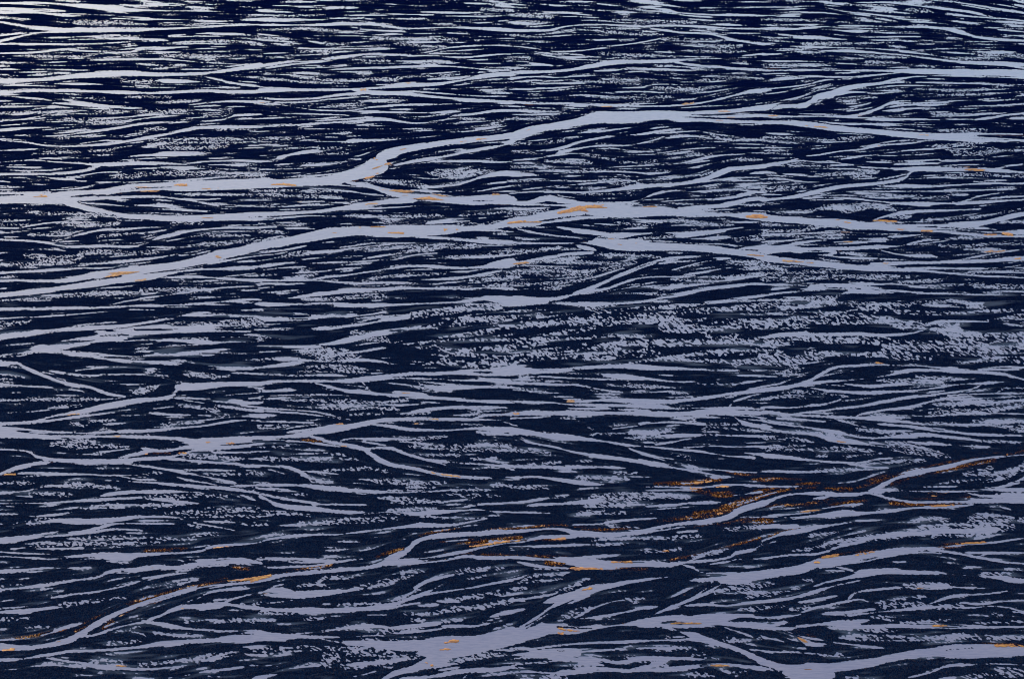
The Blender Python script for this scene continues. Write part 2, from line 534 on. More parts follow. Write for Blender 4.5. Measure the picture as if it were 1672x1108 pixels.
o 1500 180 5 1540 180 4
o 1540 240 7 1600 238 6
o 620 385 6 680 385 7
o 480 415 6 530 418 8
o 850 415 6 910 416 9 940 420 5
o 1000 422 6 1090 420 7
o 1200 400 5 1300 398 6
o 1600 355 12 1672 345 12
T 820 270
r 0 45 30 100 52 34 200 60 20 280 68 10
s 0 60 26 220 58 10 500 42 10 750 40 12 900 50 6
s 400 18 8 800 12 10 1050 5 8
s 220 30 6 500 18 10
d 620 95 20 780 105 44 860 120 20
s 130 150 10 300 130 10 500 115 10 700 100 10 950 85 8
s 0 180 8 150 165 10 350 165 18 600 160 14 800 135 34 1000 125 28 1150 110 26 1280 80 30 1380 40 34 1450 20 24 1672 8 16
d 950 90 14 1200 60 12 1350 40 14
d 950 55 10 1100 20 14 1380 12 8
s 1250 105 10 1400 80 12 1550 75 10 1672 92 8
s 1540 50 10 1650 40 24
s 0 215 34 150 235 30 280 200 50 350 215 40 500 235 30 650 240 24 850 215 14 950 175 20 1050 160 14 1250 160 10 1450 150 14 1672 175 20
k 10 185 5 150 185 22 290 178 10
d 470 140 12 550 138 16
d 0 100 14 150 95 16 280 92 8
d 0 125 14 100 125 12
s 960 225 8 1100 215 10 1300 205 8
d 460 178 8 820 175 8
d 1250 165 12 1450 145 14 1672 125 12
s 1480 180 24 1560 170 20
s 0 235 24 400 250 20 500 265 70 650 280 90 800 285 80 1000 285 60 1200 295 50 1400 300 40 1600 318 55 1672 320 55
s 1100 265 20 1250 260 30 1400 240 34 1550 210 34 1672 205 24
s 850 245 10 1000 255 10
s 1250 275 12 1450 270 10 1550 245 8 1672 240 8
k 1270 285 5 1400 288 10 1500 290 5
d 1500 245 8 1600 248 8
s 0 360 60 150 330 50 350 300 60 500 280 60
s 0 380 40 200 365 30 300 350 20 500 325 26 650 320 20
d 0 305 14 200 290 24 330 285 8
d 350 330 5 500 322 5
s 100 395 14 250 425 20 380 440 14 500 455 10
s 350 385 14 450 405 30 600 420 34 720 435 40 850 425 20 1000 408 8
k 410 430 5 500 440 10 640 450 6
k 0 420 22 200 440 24 350 455 20 500 468 6
k 130 395 5 280 400 22 420 412 18 440 420 4
d 700 350 12 900 370 14 1050 340 20 1200 355 26 1300 365 22 1430 368 12
s 980 335 10 1070 348 14
s 1000 415 8 1150 420 20 1300 410 20 1450 390 16 1550 375 10
d 850 450 10 1050 440 14 1100 425 14
s 1100 435 30 1250 420 34 1380 405 20
s 600 470 70 750 495 70 900 500 65 1100 505 50 1250 515 50 1400 530 45 1550 550 50 1672 575 55
s 0 478 14 300 483 14 500 480 14 580 480 40
s 480 500 26 560 520 30
s 800 460 18 1000 470 18 1200 485 12 1400 490 10 1450 500 10
s 1400 480 8 1550 465 10 1672 460 8
d 1450 460 20 1672 435 24
s 1450 520 14 1600 510 34 1672 500 46
k 1590 542 5 1672 548 12
d 0 550 18 100 540 28 250 520 22 350 510 20
s 0 620 26 150 595 24 300 570 24 420 550 26 550 540 24
d 100 600 14 300 590 20 450 575 30
d 200 640 24 350 650 30 500 660 18 700 630 22 820 600 20
d 400 600 20 600 605 20 800 610 8
d 680 550 12 850 560 20 970 565 10
s 700 690 14 850 625 16 950 595 16 1080 570 16 1250 568 12 1400 575 20
d 0 660 16 150 665 20 300 680 18 550 680 8
d 0 690 24 100 690 22
d 0 735 14 300 730 18 500 710 14
s 0 770 14 200 765 8
d 200 765 12 350 760 20
s 0 845 70 150 840 66 300 835 40 420 805 26 500 780 34 600 740 26 700 695 20 800 660 16 900 620 18 950 605 14
s 500 790 30 650 765 22 800 710 20 950 690 10 1100 690 14 1200 680 14
s 520 795 14 700 775 14 850 745 10 930 728 8
r 880 660 10 1000 655 16 1100 650 14
s 1050 650 10 1200 610 12 1300 590 12 1400 580 14
s 1100 690 10 1250 660 20 1420 635 10
d 1060 710 10 1200 715 12
d 1300 690 14 1450 690 24 1672 665 28
s 1150 720 8 1400 712 14 1550 690 16 1672 675 14
d 650 795 10 850 795 14 1000 795 20
d 1420 600 20 1672 610 30
d 1480 640 16 1672 630 16
d 1280 790 8 1290 810 6
s 300 850 16 500 860 34 700 855 22 850 845 20 1050 810 26 1250 770 26 1400 750 26 1550 735 20 1672 740 26
r 400 870 26 600 885 40 800 880 24 1000 865 26 1200 860 26 1400 835 26 1672 800 22
r 1400 800 14 1550 790 14 1672 785 10
d 0 905 16 300 905 24 480 900 20
d 0 945 20 350 935 20 450 920 10
d 600 910 40 800 910 60 1000 900 50 1250 895 30 1500 880 40 1672 870 50
d 450 985 40 650 960 60 900 950 70 1100 940 60 1400 935 30 1672 950 50
r 0 1000 40 200 985 40 400 960 40 600 930 34
d 1000 1000 60 1200 1015 60 1400 990 50 1672 980 40
r 350 1040 30 500 1030 30 700 1000 24
d 100 1080 40 300 1080 40 500 1070 30 750 1065 30
d 750 1090 60 950 1080 50 1200 1075 30 1672 1050 70
o 350 300 14 420 285 30 480 265 24 540 300 22
o 60 352 10 170 330 8 300 312 8
o 480 262 10 600 248 8 740 256 6
o 500 300 14 560 290 8
o 660 305 4 750 300 3
o 940 300 6 1020 300 6
o 1120 295 6 1200 298 6
o 1520 322 12 1560 320 22 1620 322 18 1640 318 6
o 510 480 8 540 482 6
o 1180 490 7 1250 493 9
o 1390 520 8 1430 525 10
o 10 375 6 50 378 5
T 1232 270
s 0 12 26 100 5 10
r 0 45 24 80 42 26 150 55 10
r 60 60 10 200 62 22 350 68 12 500 60 8
d 380 60 10 600 50 16 760 45 14
d 600 68 10 750 66 10
s 350 40 8 500 30 6
s 0 85 10 150 80 12 300 100 12 450 105 6
s 540 5 12 750 12 10 950 15 18 1150 22 34 1300 25 28 1450 22 24 1672 15 12
s 1400 28 20 1550 42 12 1672 50 8
s 0 225 26 150 205 26 300 185 28 420 155 28 550 130 26 700 118 26 850 100 20 930 80 24 975 40 20 1000 25 20
s 780 85 8 900 65 12 960 50 8
d 0 160 26 150 145 30 300 135 14
s 0 180 8 200 180 6
s 300 205 12 450 200 12 600 205 22 750 220 12 880 235 22 1050 240 34 1200 238 28 1400 228 22 1672 212 16
s 420 185 10 550 165 8 700 160 12 900 165 8 1100 158 6
s 350 215 8 550 215 12 750 240 10 950 250 10
s 800 130 12 950 125 24 1100 130 20 1350 115 14 1672 110 18
d 780 128 12 920 132 12
s 850 160 8 1200 160 10 1500 150 12 1672 145 8
s 950 85 10 1150 75 12 1350 80 16 1500 98 12
d 1200 62 12 1400 58 14 1672 70 20
d 700 188 10 1050 185 10
s 1200 180 14 1310 180 18
d 1000 205 10 1200 195 6
s 1320 215 10 1380 195 14 1500 175 8 1672 148 6
s 0 250 8 200 235 6
d 150 295 14 350 280 16 450 265 24 580 270 50 680 255 40 800 260 30 880 280 10
s 200 290 10 400 278 10
s 750 335 12 850 305 24 950 290 34 1050 285 24 1250 278 16 1400 270 14
d 850 320 14 950 320 22
d 1050 335 8 1270 330 12
s 0 325 45 200 335 45 400 350 48 550 355 50 700 375 55 850 375 60 1000 385 50 1200 375 45 1350 365 40 1450 350 38 1550 325 34 1672 302 34
s 550 380 30 800 395 26 1050 405 20 1250 420 20 1450 435 22 1672 440 20
s 1150 390 20 1350 390 20 1500 398 14
s 1500 415 12 1672 415 34
k 770 360 4 850 363 10 1000 362 5
k 1000 380 3 1130 380 5
k 1160 388 4 1300 392 8 1400 398 4
d 1330 330 14 1450 310 12 1550 290 10 1672 265 8
s 1300 325 10 1450 305 8 1672 262 10
d 1500 355 14 1672 350 14
d 0 365 16 150 370 12
d 0 400 20 200 410 14 400 385 10
d 350 375 12 550 385 14 560 400 12
s 500 385 10 650 400 10
s 0 440 20 200 425 20 400 420 14 650 415 8
d 0 420 14 300 440 16 550 430 12
s 0 480 12 250 460 16 400 440 10 600 430 12 900 425 8
s 840 442 14 950 438 18 1040 428 10
s 0 520 34 150 500 34 350 470 20 450 465 8
s 500 475 10 600 472 8
s 0 535 60 150 525 40 250 515 34 400 518 22 600 515 26 750 505 34 900 500 12 950 490 14 1050 465 16 1150 460 12
s 250 535 20 400 535 10 500 540 30 420 555 10
s 400 555 8 600 575 20 750 575 14
s 720 505 20 800 530 14 860 545 20 950 555 24 1100 560 20 1130 565 10
s 950 495 10 1100 480 12 1200 465 8
d 1150 495 14 1300 500 16 1550 485 12 1672 490 10
s 1150 535 6 1400 540 8 1500 520 8
d 1300 520 12 1480 515 12
d 1200 455 12 1380 448 10
s 0 565 50 150 585 44 300 600 44 450 615 42 600 630 40 750 640 40 1000 650 20 1200 668 16 1400 685 16 1672 698 14
s 740 610 24 900 608 26 1100 603 22 1300 595 24 1450 590 28 1672 575 34
s 1050 600 10 1250 590 12 1400 560 12 1550 535 12 1672 520 8
s 820 630 12 1050 635 14 1300 640 14 1550 635 14 1672 615 8
s 1340 660 16 1550 660 14 1672 665 8
d 1300 670 8 1672 650 8
d 0 600 34 100 620 40 200 660 24
d 0 680 16 250 665 20 550 660 12
d 0 705 20 200 700 26 450 695 26 600 690 28 880 690 24
s 0 735 20 300 745 14 500 740 22 700 755 22 850 775 22 1050 790 18 1300 800 12 1672 805 14
r 350 755 16 600 750 20 720 770 24
d 900 725 16 1150 715 16
r 700 740 8 850 735 10 1050 755 8
s 850 750 5 1050 760 5 1150 765 4
d 1350 740 34 1450 750 30 1672 755 24
d 1150 750 8 1300 740 10
r 0 820 20 200 790 30 400 780 30 600 780 30 850 790 20
r 0 830 30 200 825 30 300 830 20
d 350 820 24 600 830 20 800 810 12
d 0 880 50 200 865 60 400 855 60 600 845 40
d 600 880 60 800 870 50 900 870 30
r 400 915 30 480 925 34 600 915 28 750 900 24
d 700 885 24 900 880 24 1000 850 20
d 1050 850 30 1250 840 20 1400 870 44 1530 845 14
r 1340 870 30 1420 865 30
r 880 905 24 1050 915 26 1200 915 24 1400 905 14 1672 890 14
d 0 970 30 250 960 50 500 955 50 700 960 60 900 980 60 1050 1000 40
r 0 965 24 300 955 24 600 940 20
d 1080 1000 40 1300 1010 40
s 700 1050 24 850 1050 24 980 1040 20 1060 1015 16 1080 985 20 1150 968 24 1300 965 16 1450 970 14
s 0 1060 30 200 1050 34 450 1045 26 700 1048 22
s 1480 985 14 1570 988 22 1672 1000 14
d 0 1010 30 200 1005 40 300 990 26
r 0 1085 60 200 1080 50 350 1075 24
d 450 1080 30 700 1085 30
r 1180 1060 30 1400 1075 34 1672 1070 34
d 1150 1060 60 1300 1075 50
d 1450 960 8 1672 930 20
o 0 320 26 40 318 18 80 318 4
o 400 345 10 440 347 8
o 560 352 7 600 355 9
o 640 372 12 690 373 12 790 380 5
o 740 342 4 880 345 5
o 890 395 7 940 398 5
o 1040 405 7 1100 408 7
o 1430 430 6 1500 432 9
o 1550 425 24 1600 430 16
o 450 520 6 540 522 7
o 180 590 10 220 600 8
o 1620 580 6 1650 577 8
o 780 606 5 830 606 5
T 0 540
r 15 30 30 200 20 34 400 5 30
r 15 50 10 300 40 24 600 20 34 1000 18 50
k 20 70 6 200 50 14 400 35 20 560 25 10
r 250 95 30 500 85 24 700 60 30 800 55 24 1000 50 30 1300 70 30 1500 80 24 1672 75 20
r 400 60 24 700 30 30
d 850 120 26 900 105 24
d 1060 30 20 1400 50 30 1672 60 20
r 15 170 50 100 155 30 200 125 40 350 120 44 500 140 34 620 155 45 750 175 40 1000 195 30 1200 220 34 1400 235 40 1672 235 26
r 200 110 20 300 100 30 400 105 30
s 15 205 34 100 200 20 200 250 34 300 290 26 400 330 30 550 350 22 650 385 24 760 405 14
r 400 150 12 700 160 20 1000 150 16 1200 150 20 1672 145 12
r 900 130 12 1100 140 12 1300 130 24 1500 95 14
r 150 220 30 300 250 40 450 275 26 560 280 22 650 265 10
s 540 300 20 650 330 24 900 335 14
s 380 265 8 600 230 12 800 225 8 950 250 10
s 560 270 10 800 270 10 950 280 14 1080 310 8
r 900 245 10 1100 200 14 1300 240 14
d 1150 260 30 1300 275 34 1430 280 14
s 1450 260 14 1672 270 14
d 1550 180 20 1672 200 24
s 15 330 10 200 345 14 440 355 12
d 15 265 8 150 285 16
d 15 300 6 80 298 6
d 830 370 30 890 370 34 970 345 20
s 15 575 24 200 560 24 350 525 20 500 500 36 650 470 40 850 430 38 1000 420 26 1080 395 40 1100 350 44 1200 345 50 1400 330 34 1672 325 28
s 200 565 18 350 550 20 500 530 20 700 500 12 880 490 12 1060 470 10
k 300 545 3 400 528 5 480 520 3
s 940 510 8 1100 520 10 1300 525 8
s 1100 415 20 1300 420 12 1500 425 14 1672 405 12
s 1560 345 10 1640 365 14 1672 365 14
d 1120 460 12 1350 495 14
s 1150 430 8 1400 470 18 1550 490 20 1672 500 16
s 1460 430 8 1500 460 12 1672 480 8
r 1450 435 24 1600 445 34 1672 420 20
s 1400 400 6 1500 390 8 1600 385 4
d 15 430 18 200 425 14 400 425 18 600 425 14
s 15 508 8 200 500 10 300 490 8
d 300 480 10 500 460 14
d 450 575 14 520 585 12
d 560 560 8 700 555 10
d 1000 580 12 1180 570 14
s 740 625 20 900 620 20 1100 605 12 1250 590 12 1400 565 16 1500 555 14 1672 560 10
s 15 605 30 200 615 14 400 630 14 550 635 12 700 625 16
s 15 630 65 100 640 50 250 655 28 450 658 26 700 655 16 900 658 18 1100 672 22 1200 690 50 1300 690 60 1500 680 50 1672 660 34
s 900 730 30 1000 745 20 1150 725 30 1250 720 40 1450 720 30 1672 692 14
k 1560 685 6 1640 683 16 1672 683 14
d 320 705 14 400 690 26 500 680 20 600 690 12
d 400 715 24 700 715 18 780 718 8
s 15 735 10 130 740 10 190 755 20 230 785 30 350 800 28 600 815 40 800 805 36 950 795 30 1100 770 20 1200 745 20 1350 730 14
s 740 785 12 850 765 24 950 742 22 1100 735 18
k 920 760 4 1000 768 14 1080 768 12 1120 760 4
s 15 755 8 80 765 6 150 790 8 230 800 10
s 200 755 6 400 765 5 600 765 4
s 15 880 22 100 850 34 200 825 30 280 815 30
s 130 885 24 400 888 16 650 895 14 850 895 8
d 15 945 8 190 940 22
s 780 825 8 900 842 20 1050 862 16 1200 890 12 1400 930 16 1450 940 14
s 850 840 10 1100 865 20 1300 862 14 1450 865 8
s 1050 795 16 1300 810 20 1500 835 20 1672 838 14
s 1200 755 12 1350 755 10 1672 745 8
d 1150 770 12 1350 785 24 1500 795 14
s 1400 800 8 1550 795 8 1672 790 12
d 620 850 14 720 850 10
d 880 885 8 1000 880 10
s 740 900 10 850 920 20 950 925 14
s 650 928 8 900 938 14 1150 960 14 1350 970 24 1500 990 20 1600 1010 20 1672 1050 14
s 1100 910 10 1200 930 16 1350 955 16
d 1280 885 12 1480 890 8
d 1520 885 14 1672 885 16
s 1400 965 8 1672 955 10
d 1550 975 8 1672 980 8
s 15 1005 14 130 1000 14 250 970 14 400 960 16
d 380 965 14 500 950 28 620 965 14 720 975 12
d 180 1010 10 300 1010 18 440 1018 14
s 100 1020 8 190 1030 8
s 15 1065 18 250 1070 14 450 1055 12 600 1050 20 750 1040 18 870 1030 12
s 640 1020 20 750 1005 24 900 995 24 1100 998 20 1250 1005 10
d 880 1035 14 1050 1030 26 1200 1025 14
s 940 1045 10 1100 1060 26 1220 1070 14
d 1200 1010 14 1400 1030 14
s 560 1085 10 700 1078 16 900 1082 14
d 900 1085 20 1150 1075 12
s 1500 1020 8 1570 1045 20
r 15 1085 8 100 1090 14
o 15 875 14 60 870 8
o 15 892 8 90 890 8
o 170 832 5 230 822 12 260 822 4
o 290 815 5 320 815 4
o 440 820 5 490 818 7
o 900 765 8 915 762 8
o 950 758 7 1050 758 7
o 1110 760 10 1150 758 8
o 400 523 8 500 510 5
o 1280 695 6 1330 685 6
o 1300 710 4 1450 700 5
o 700 655 4 740 655 4
T 410 540
r 0 20 20 300 10 20
r 0 100 24 200 95 16 400 100 20 550 70 30 700 35 34 830 10 30
r 0 130 12 200 125 12 350 110 14
r 0 170 14 250 175 24 500 190 16 600 180 26 750 185 24 900 205 12 1100 205 12
r 0 230 16 150 215 24 350 190 20 500 165 26 700 120 34 850 95 24 1000 85 20 1150 65 20 1350 55 14 1672 55 20
d 280 140 24 450 130 50 600 140 50
d 430 170 30 650 170 40
d 0 270 14 200 275 14 400 275 14
d 150 240 16 400 235 40 640 240 40 700 265 14
d 650 20 50 750 40 40 900 60 30
d 1050 100 26 1150 95 40 1300 140 60 1500 110 60 1672 110 40
d 1150 150 40 1250 190 60 1400 215 40
r 950 180 14 1150 195 10 1250 200 16
r 1200 30 40 1450 20 26 1672 25 10
d 1450 170 50 1600 190 60 1672 170 50
r 1250 205 24 1400 210 34 1672 215 34
s 0 325 26 200 312 24 400 310 34 600 305 34 800 290 38 950 272 28 1200 262 22 1400 255 44 1672 255 50
k 1390 258 5 1480 258 10
s 820 290 20 1000 295 14 1200 300 16 1450 310 16 1672 322 12
s 400 325 20 500 350 22 650 380 24 800 390 34 1000 405 30 1200 420 24 1400 435 20 1672 442 20
s 690 320 12 720 350 12
r 720 360 8 900 375 14 1100 400 12
r 1100 345 26 1200 355 34 1400 350 20 1672 352 24
d 1050 330 14 1150 345 20
s 0 345 6 100 370 10 250 365 26
r 50 370 20 200 375 34
s 0 410 10 200 398 14 500 398 10 700 400 6
r 0 430 34 100 420 30 200 415 14
d 200 430 14 400 430 12 600 435 24 800 445 14 960 432 16
d 370 470 16 600 468 40 750 475 20 900 485 14
d 620 515 10 820 515 8
s 0 478 18 200 488 14 400 505 10 600 548 8
s 100 495 10 300 510 10 550 545 10
d 0 530 12 40 532 8
s 0 562 8 200 565 10 370 568 10
d 0 590 20 100 595 30 210 590 20
d 0 615 14 30 615 14
s 940 512 10 1050 495 24 1200 478 22 1400 472 20 1600 475 8
d 950 515 14 1100 500 20
s 0 665 28 200 655 24 350 635 40 500 615 40 650 590 40 800 560 30 950 545 20 1200 548 20 1400 550 14 1560 553 10
s 1380 545 14 1450 525 18 1550 518 14 1672 515 22
s 1450 550 8 1560 555 8 1672 545 6
s 1550 560 6 1672 590 8
s 230 630 20 400 605 14 550 580 10
s 50 672 8 200 678 14 350 690 16 540 715 8
s 380 655 14 450 680 26 600 710 26 700 735 30 760 775 40 850 825 22 950 845 20 1050 860 24 1150 885 20 1250 900 22 1400 912 18 1550 910 14 1672 908 10
s 700 730 10 870 728 14 980 770 20 1100 805 12 1200 830 6
s 1080 800 12 1250 815 14 1400 825 14 1550 838 12 1640 865 14
s 1550 835 14 1672 840 16
k 240 675 4 350 683 10 430 685 10
s 750 580 14 850 590 20 930 605 24 1100 615 16 1250 615 14 1400 605 16 1550 615 34 1672 610 30
s 1400 625 8 1550 640 14 1672 655 10
s 560 680 12 620 665 10 750 672 26 900 670 20 1050 668 14
d 1000 675 14 1200 655 14
d 1000 710 20 1150 720 30 1300 715 26 1500 705 20 1672 725 24
d 1250 735 14 1500 740 12 1672 745 10
d 1100 770 8 1280 772 10
d 1380 795 14 1540 788 8
s 0 745 8 200 755 10 400 762 10 470 755 6
d 500 765 10 580 770 10
d 0 725 10 230 715 8
d 0 795 14 200 795 20 400 800 20 500 790 14
d 550 790 8 650 800 14
s 0 835 14 150 838 12 250 850 24 330 890 30 360 920 20
d 330 900 20 450 940 26 500 935 14
s 320 870 14 480 880 14 600 905 12 750 925 8
d 450 865 10 600 860 12 720 850 14
d 750 855 10 850 875 10
d 0 885 12 80 890 8
s 110 860 6 200 885 6
d 770 930 18 900 935 30 1050 940 24 1200 945 14
d 980 970 14 1130 970 12
s 0 955 10 300 960 20 450 975 34 600 985 28 800 1000 20 950 1000 8 1100 998 8 1250 985 6
s 850 990 14 1050 990 8
d 1250 985 14 1460 985 12
d 1200 1015 12 1350 1020 18 1530 1025 12
d 800 1035 14 950 1050 40 1050 1055 24 1200 1060 12
d 1500 955 20 1672 965 20
s 0 980 12 230 980 10
d 270 1015 12 330 1018 10
s 0 1000 14 100 1020 14 250 1050 14 400 1065 10
s 50 1025 14 150 1070 14 180 1090 14
s 400 1075 8 700 1078 6
s 1330 1095 14 1400 1080 14 1600 1065 16 1672 1050 22
s 1180 1095 10 1330 1090 14
o 1080 545 6 1160 548 10
o 1500 525 8 1600 515 8
o 1620 512 12 1660 515 14
o 1030 575 6 1020 578 5
o 390 628 5 440 625 5
o 530 580 4 570 575 4
o 500 700 5 590 716 6
o 450 685 4 470 688 5
o 1080 865 8 1150 885 8
o 1000 845 3 1100 868 4
o 1160 890 5 1300 905 3
p 320 680 10 450 690 14
T 820 540
r 0 60 14 250 50 30 400 50 14 700 35 12
r 0 100 24 100 110 34
d 0 100 40 200 70 60 350 40 60
r 300 20 14 450 5 20
r 0 190 50 200 150 50 400 110 46 600 90 50 850 75 50 1100 70 44 1300 55 60 1672 70 50
d 150 170 50 400 170 60 650 170 70 900 160 60
d 600 130 60 800 140 60 950 140 40
d 750 30 60 950 60 50 1250 40 70 1500 30 70 1672 40 50
r 900 170 24 1100 160 24 1300 130 30 1672 120 30
d 1000 180 30 1250 190 30 1450 200 50 1672 200 50
d 1350 150 40 1550 140 50 1672 150 40
r 950 5 20 1200 10 16
s 0 245 60 200 250 40 400 240 30 650 220 30 850 225 40 1050 232 26 1250 240 16 1500 245 14 1672 245 8
k 560 250 4 700 245 20 780 250 10
s 250 255 20 500 270 14 750 282 30 900 295 22 1050 312 14 1200 315 8 1400 295 5
s 240 280 10 450 295 12 700 298 14 900 300 14
r 1450 280 14 1600 280 16 1672 280 14
s 0 312 12 250 328 18 450 335 20 600 360 14 750 385 14 900 380 10 1020 375 12
s 280 315 20 400 325 20 500 345 14
d 770 335 12 900 345 22 990 350 20
d 1040 380 14 1140 388 14
d 1200 330 8 1450 330 8
d 0 350 14 250 380 14
s 0 438 18 300 445 16 450 440 10 650 430 24 850 438 34 1050 440 26 1150 430 22 1300 410 24 1400 390 22 1550 375 24 1672 368 26
s 1520 365 10 1600 350 12 1672 335 12
s 1410 470 12 1440 440 14 1550 400 14 1600 390 14
s 350 450 10 600 460 20 850 465 24 980 470 34 1050 480 20
r 360 475 10 450 485 20 700 485 20 900 495 20
s 0 515 26 250 510 30 500 508 34 700 510 24 900 510 34 1100 515 34 1300 500 50 1500 505 34 1672 512 30
s 0 548 14 150 540 12 300 530 14
s 960 480 14 1200 480 12 1450 480 24 1672 490 14
r 900 525 10 1100 540 24 1250 535 24 1400 530 10
s 1170 540 14 1200 560 14 1100 550 10
s 1200 530 14 1400 540 10 1672 560 14
s 900 575 8 1100 565 14 1250 580 14
d 1250 580 8 1450 580 16
s 1450 540 14 1500 570 30 1600 590 30 1672 600 24
s 1400 520 14 1550 530 14 1672 545 10
s 700 605 14 800 590 22 900 570 16
d 560 640 10 750 635 12 950 630 34 1070 610 12
d 540 600 10 560 610 12
r 800 630 20 950 635 24
d 780 665 10 1000 655 20
s 1000 650 20 1150 650 30 1250 645 14 1672 655 14
s 960 705 10 1100 680 14 1200 660 14
d 1250 605 10 1350 600 8 1550 615 10
s 0 615 40 150 630 38 300 650 45 450 665 42 600 680 22 800 710 20 1000 725 16 1200 745 20 1400 775 12 1550 785 20
s 0 570 12 100 590 8
s 0 635 14 100 645 14 150 680 24 300 720 20 500 765 20 700 790 26 900 820 34 1050 845 26 1200 870 10 1300 890 8 1380 910 6
s 1130 725 10 1300 715 10 1500 720 18 1672 712 14
r 1320 795 10 1500 785 14
s 1500 755 12 1672 770 30
s 740 700 8 850 755 12 1000 800 10
r 780 720 10 900 770 10 1050 795 10
d 1060 765 8 1180 795 10
s 1200 855 8 1400 868 10 1550 878 12 1672 870 12
d 0 720 20 150 745 18 300 755 12
d 0 745 12 60 745 10
d 50 845 14 200 830 14 350 812 12
d 480 805 14 540 808 10
s 0 840 14 300 848 20 500 845 20 750 850 12
d 680 880 12 820 880 12
d 470 910 14 650 910 22 780 920 12
s 0 912 14 200 905 14 350 925 26 500 945 26 700 965 18 900 965 14 1200 970 12 1400 955 14 1672 962 16
d 0 965 20 280 975 14
s 0 1070 24 150 1060 20 300 1030 14 400 1020 14
s 170 1080 20 400 1070 20 600 1050 30
d 500 1055 30 650 1035 60 850 1025 50 1000 1020 30 1150 1030 26
d 540 1085 26 750 1080 24
s 900 1090 10 1250 1060 14 1440 1065 8
s 980 1090 10 1200 1065 10
s 1440 1020 10 1600 1000 12
s 1500 1095 30 1600 1065 30 1672 1050 30
r 900 990 5 1200 985 8
o 80 518 8 160 520 7 240 518 4
o 0 516 8 30 516 5
o 540 510 8 600 513 5
o 250 625 8 300 628 7
o 500 340 4 540 348 4
o 1200 945 10 1300 938 8
p 950 950 10 1150 945 20 1350 925 26
o 1330 970 10 1400 968 14
o 1130 975 6 1250 980 12
p 1150 980 16 1300 1005 34 1450 1040 50 1550 1050 50
p 1250 985 20 1400 990 30
p 150 905 16 280 895 8
o 440 435 4 410 436 5
p 1400 870 14 1672 935 10
p 1500 1060 40 1672 1020 40
T 1232 540
d 0 40 60 150 35 60 300 30 60 450 40 50
r 200 20 50 400 40 50 550 30 40 750 20 34 950 15 20 1050 5 20
r 0 80 50 200 85 34
d 450 60 40 600 70 60 750 60 70 900 90 40
r 750 85 40 950 90 60 1100 85 50 1250 90 60 1400 80 40 1672 75 50
d 1050 70 50 1200 60 60 1400 50 70 1672 40 60
d 700 110 50 850 140 60 1050 160 40 1150 165 20
d 0 130 50 200 155 60 400 150 50 600 140 30 800 150 30
r 0 190 30 200 195 30 300 185 30
d 1000 130 50 1200 120 50 1400 130 50 1672 110 40
d 1250 150 40 1500 175 30 1672 180 40
d 1280 190 20 1450 185 14
d 50 210 30 200 240 40 330 235 14
s 0 245 8 200 245 8
s 0 280 12 130 282 12
d 150 265 20 200 275 14
s 0 352 8 150 330 8 250 290 8 350 268 6
s 0 375 30 150 355 28 270 335 26 350 305 34 420 265 32 500 230 22 650 215 14 850 210 14 1000 215 12 1150 228 14 1250 232 20
s 400 285 14 500 262 10 650 245 6
s 350 320 20 500 312 12 700 295 12 850 272 12 950 245 24 1100 245 24 1250 248 32 1400 255 24 1550 270 22 1672 300 14
s 1400 240 10 1500 225 16 1672 225 14
s 1400 240 14 1550 240 14 1650 235 14
s 850 195 8 840 185 10
d 1000 285 12 1250 300 14
d 770 308 10 1000 320 16 1100 325 10
s 560 330 10 700 345 20 850 335 20 980 325 12
s 320 345 10 450 335 12 550 340 12
s 440 375 10 550 378 20 700 385 26 850 380 20 1000 370 14 1150 350 16 1300 330 14 1500 320 14
s 300 345 8 480 375 10
d 1450 325 20 1490 320 14
d 0 430 12 200 405 18 300 410 20
d 240 375 10 500 395 14 570 410 12
s 330 465 14 450 450 14 550 420 14
s 0 475 14 200 475 10 350 465 10
s 0 500 34 100 505 24 200 518 18 400 530 18 600 535 16
s 250 515 10 450 490 14 650 470 14 800 440 24 950 415 20 1100 400 22 1200 385 14 1350 360 14 1400 340 12
s 640 525 14 800 490 16 950 475 20 1100 435 18 1250 415 14 1350 400 8
s 820 485 16 900 480 14 1000 490 14
s 1200 400 12 1400 390 10 1672 388 10
s 1510 380 12 1550 360 10
d 1550 355 10 1672 350 10
d 1120 455 14 1300 450 30 1450 445 34 1672 435 22
s 1300 445 20 1500 440 20 1672 432 20
d 1100 515 26 1250 505 34 1450 495 26 1672 460 20
s 1000 540 12 1200 520 14 1450 510 12 1672 515 8
s 600 535 20 750 540 20 900 535 20 1050 535 14
d 720 525 10 870 525 14
s 650 545 10 850 555 18 1000 575 14 1200 580 16 1450 580 12
s 780 580 10 1000 595 20 1150 615 20 1350 640 16 1672 650 12
s 1020 570 10 1070 600 14
d 1080 570 10 1250 580 14
d 1370 560 20 1500 560 30 1672 560 26
s 1450 560 22 1672 565 22
d 1450 585 10 1672 600 22
d 1600 610 14 1672 620 14
s 500 545 6 600 575 8 700 600 6
d 650 610 20 750 620 20 900 640 14
s 140 540 14 300 550 12 430 560 10
s 0 550 14 150 580 12 350 600 14 500 625 26 600 650 20 750 665 16 900 655 24 1050 645 30 1200 660 20 1400 680 14
d 830 650 14 950 640 20
s 0 600 20 200 625 10 350 640 20 500 675 30 650 690 34 750 710 14 850 720 14
r 0 580 30 80 590 34
d 270 625 14 450 645 26 600 680 20
d 0 655 20 150 665 20 350 680 16
d 1400 685 10 1640 690 10
s 0 715 12 150 710 12
d 100 720 12 300 710 10
d 50 728 12 300 735 12 550 728 16 700 745 20 780 760 12
d 560 780 10 730 768 10
d 840 690 20 1000 710 26 1100 750 30 1190 775 20
s 960 690 14 1100 700 24 1250 710 14 1450 718 12
d 840 715 40 1000 745 40 1150 775 20
d 400 775 10 450 775 10
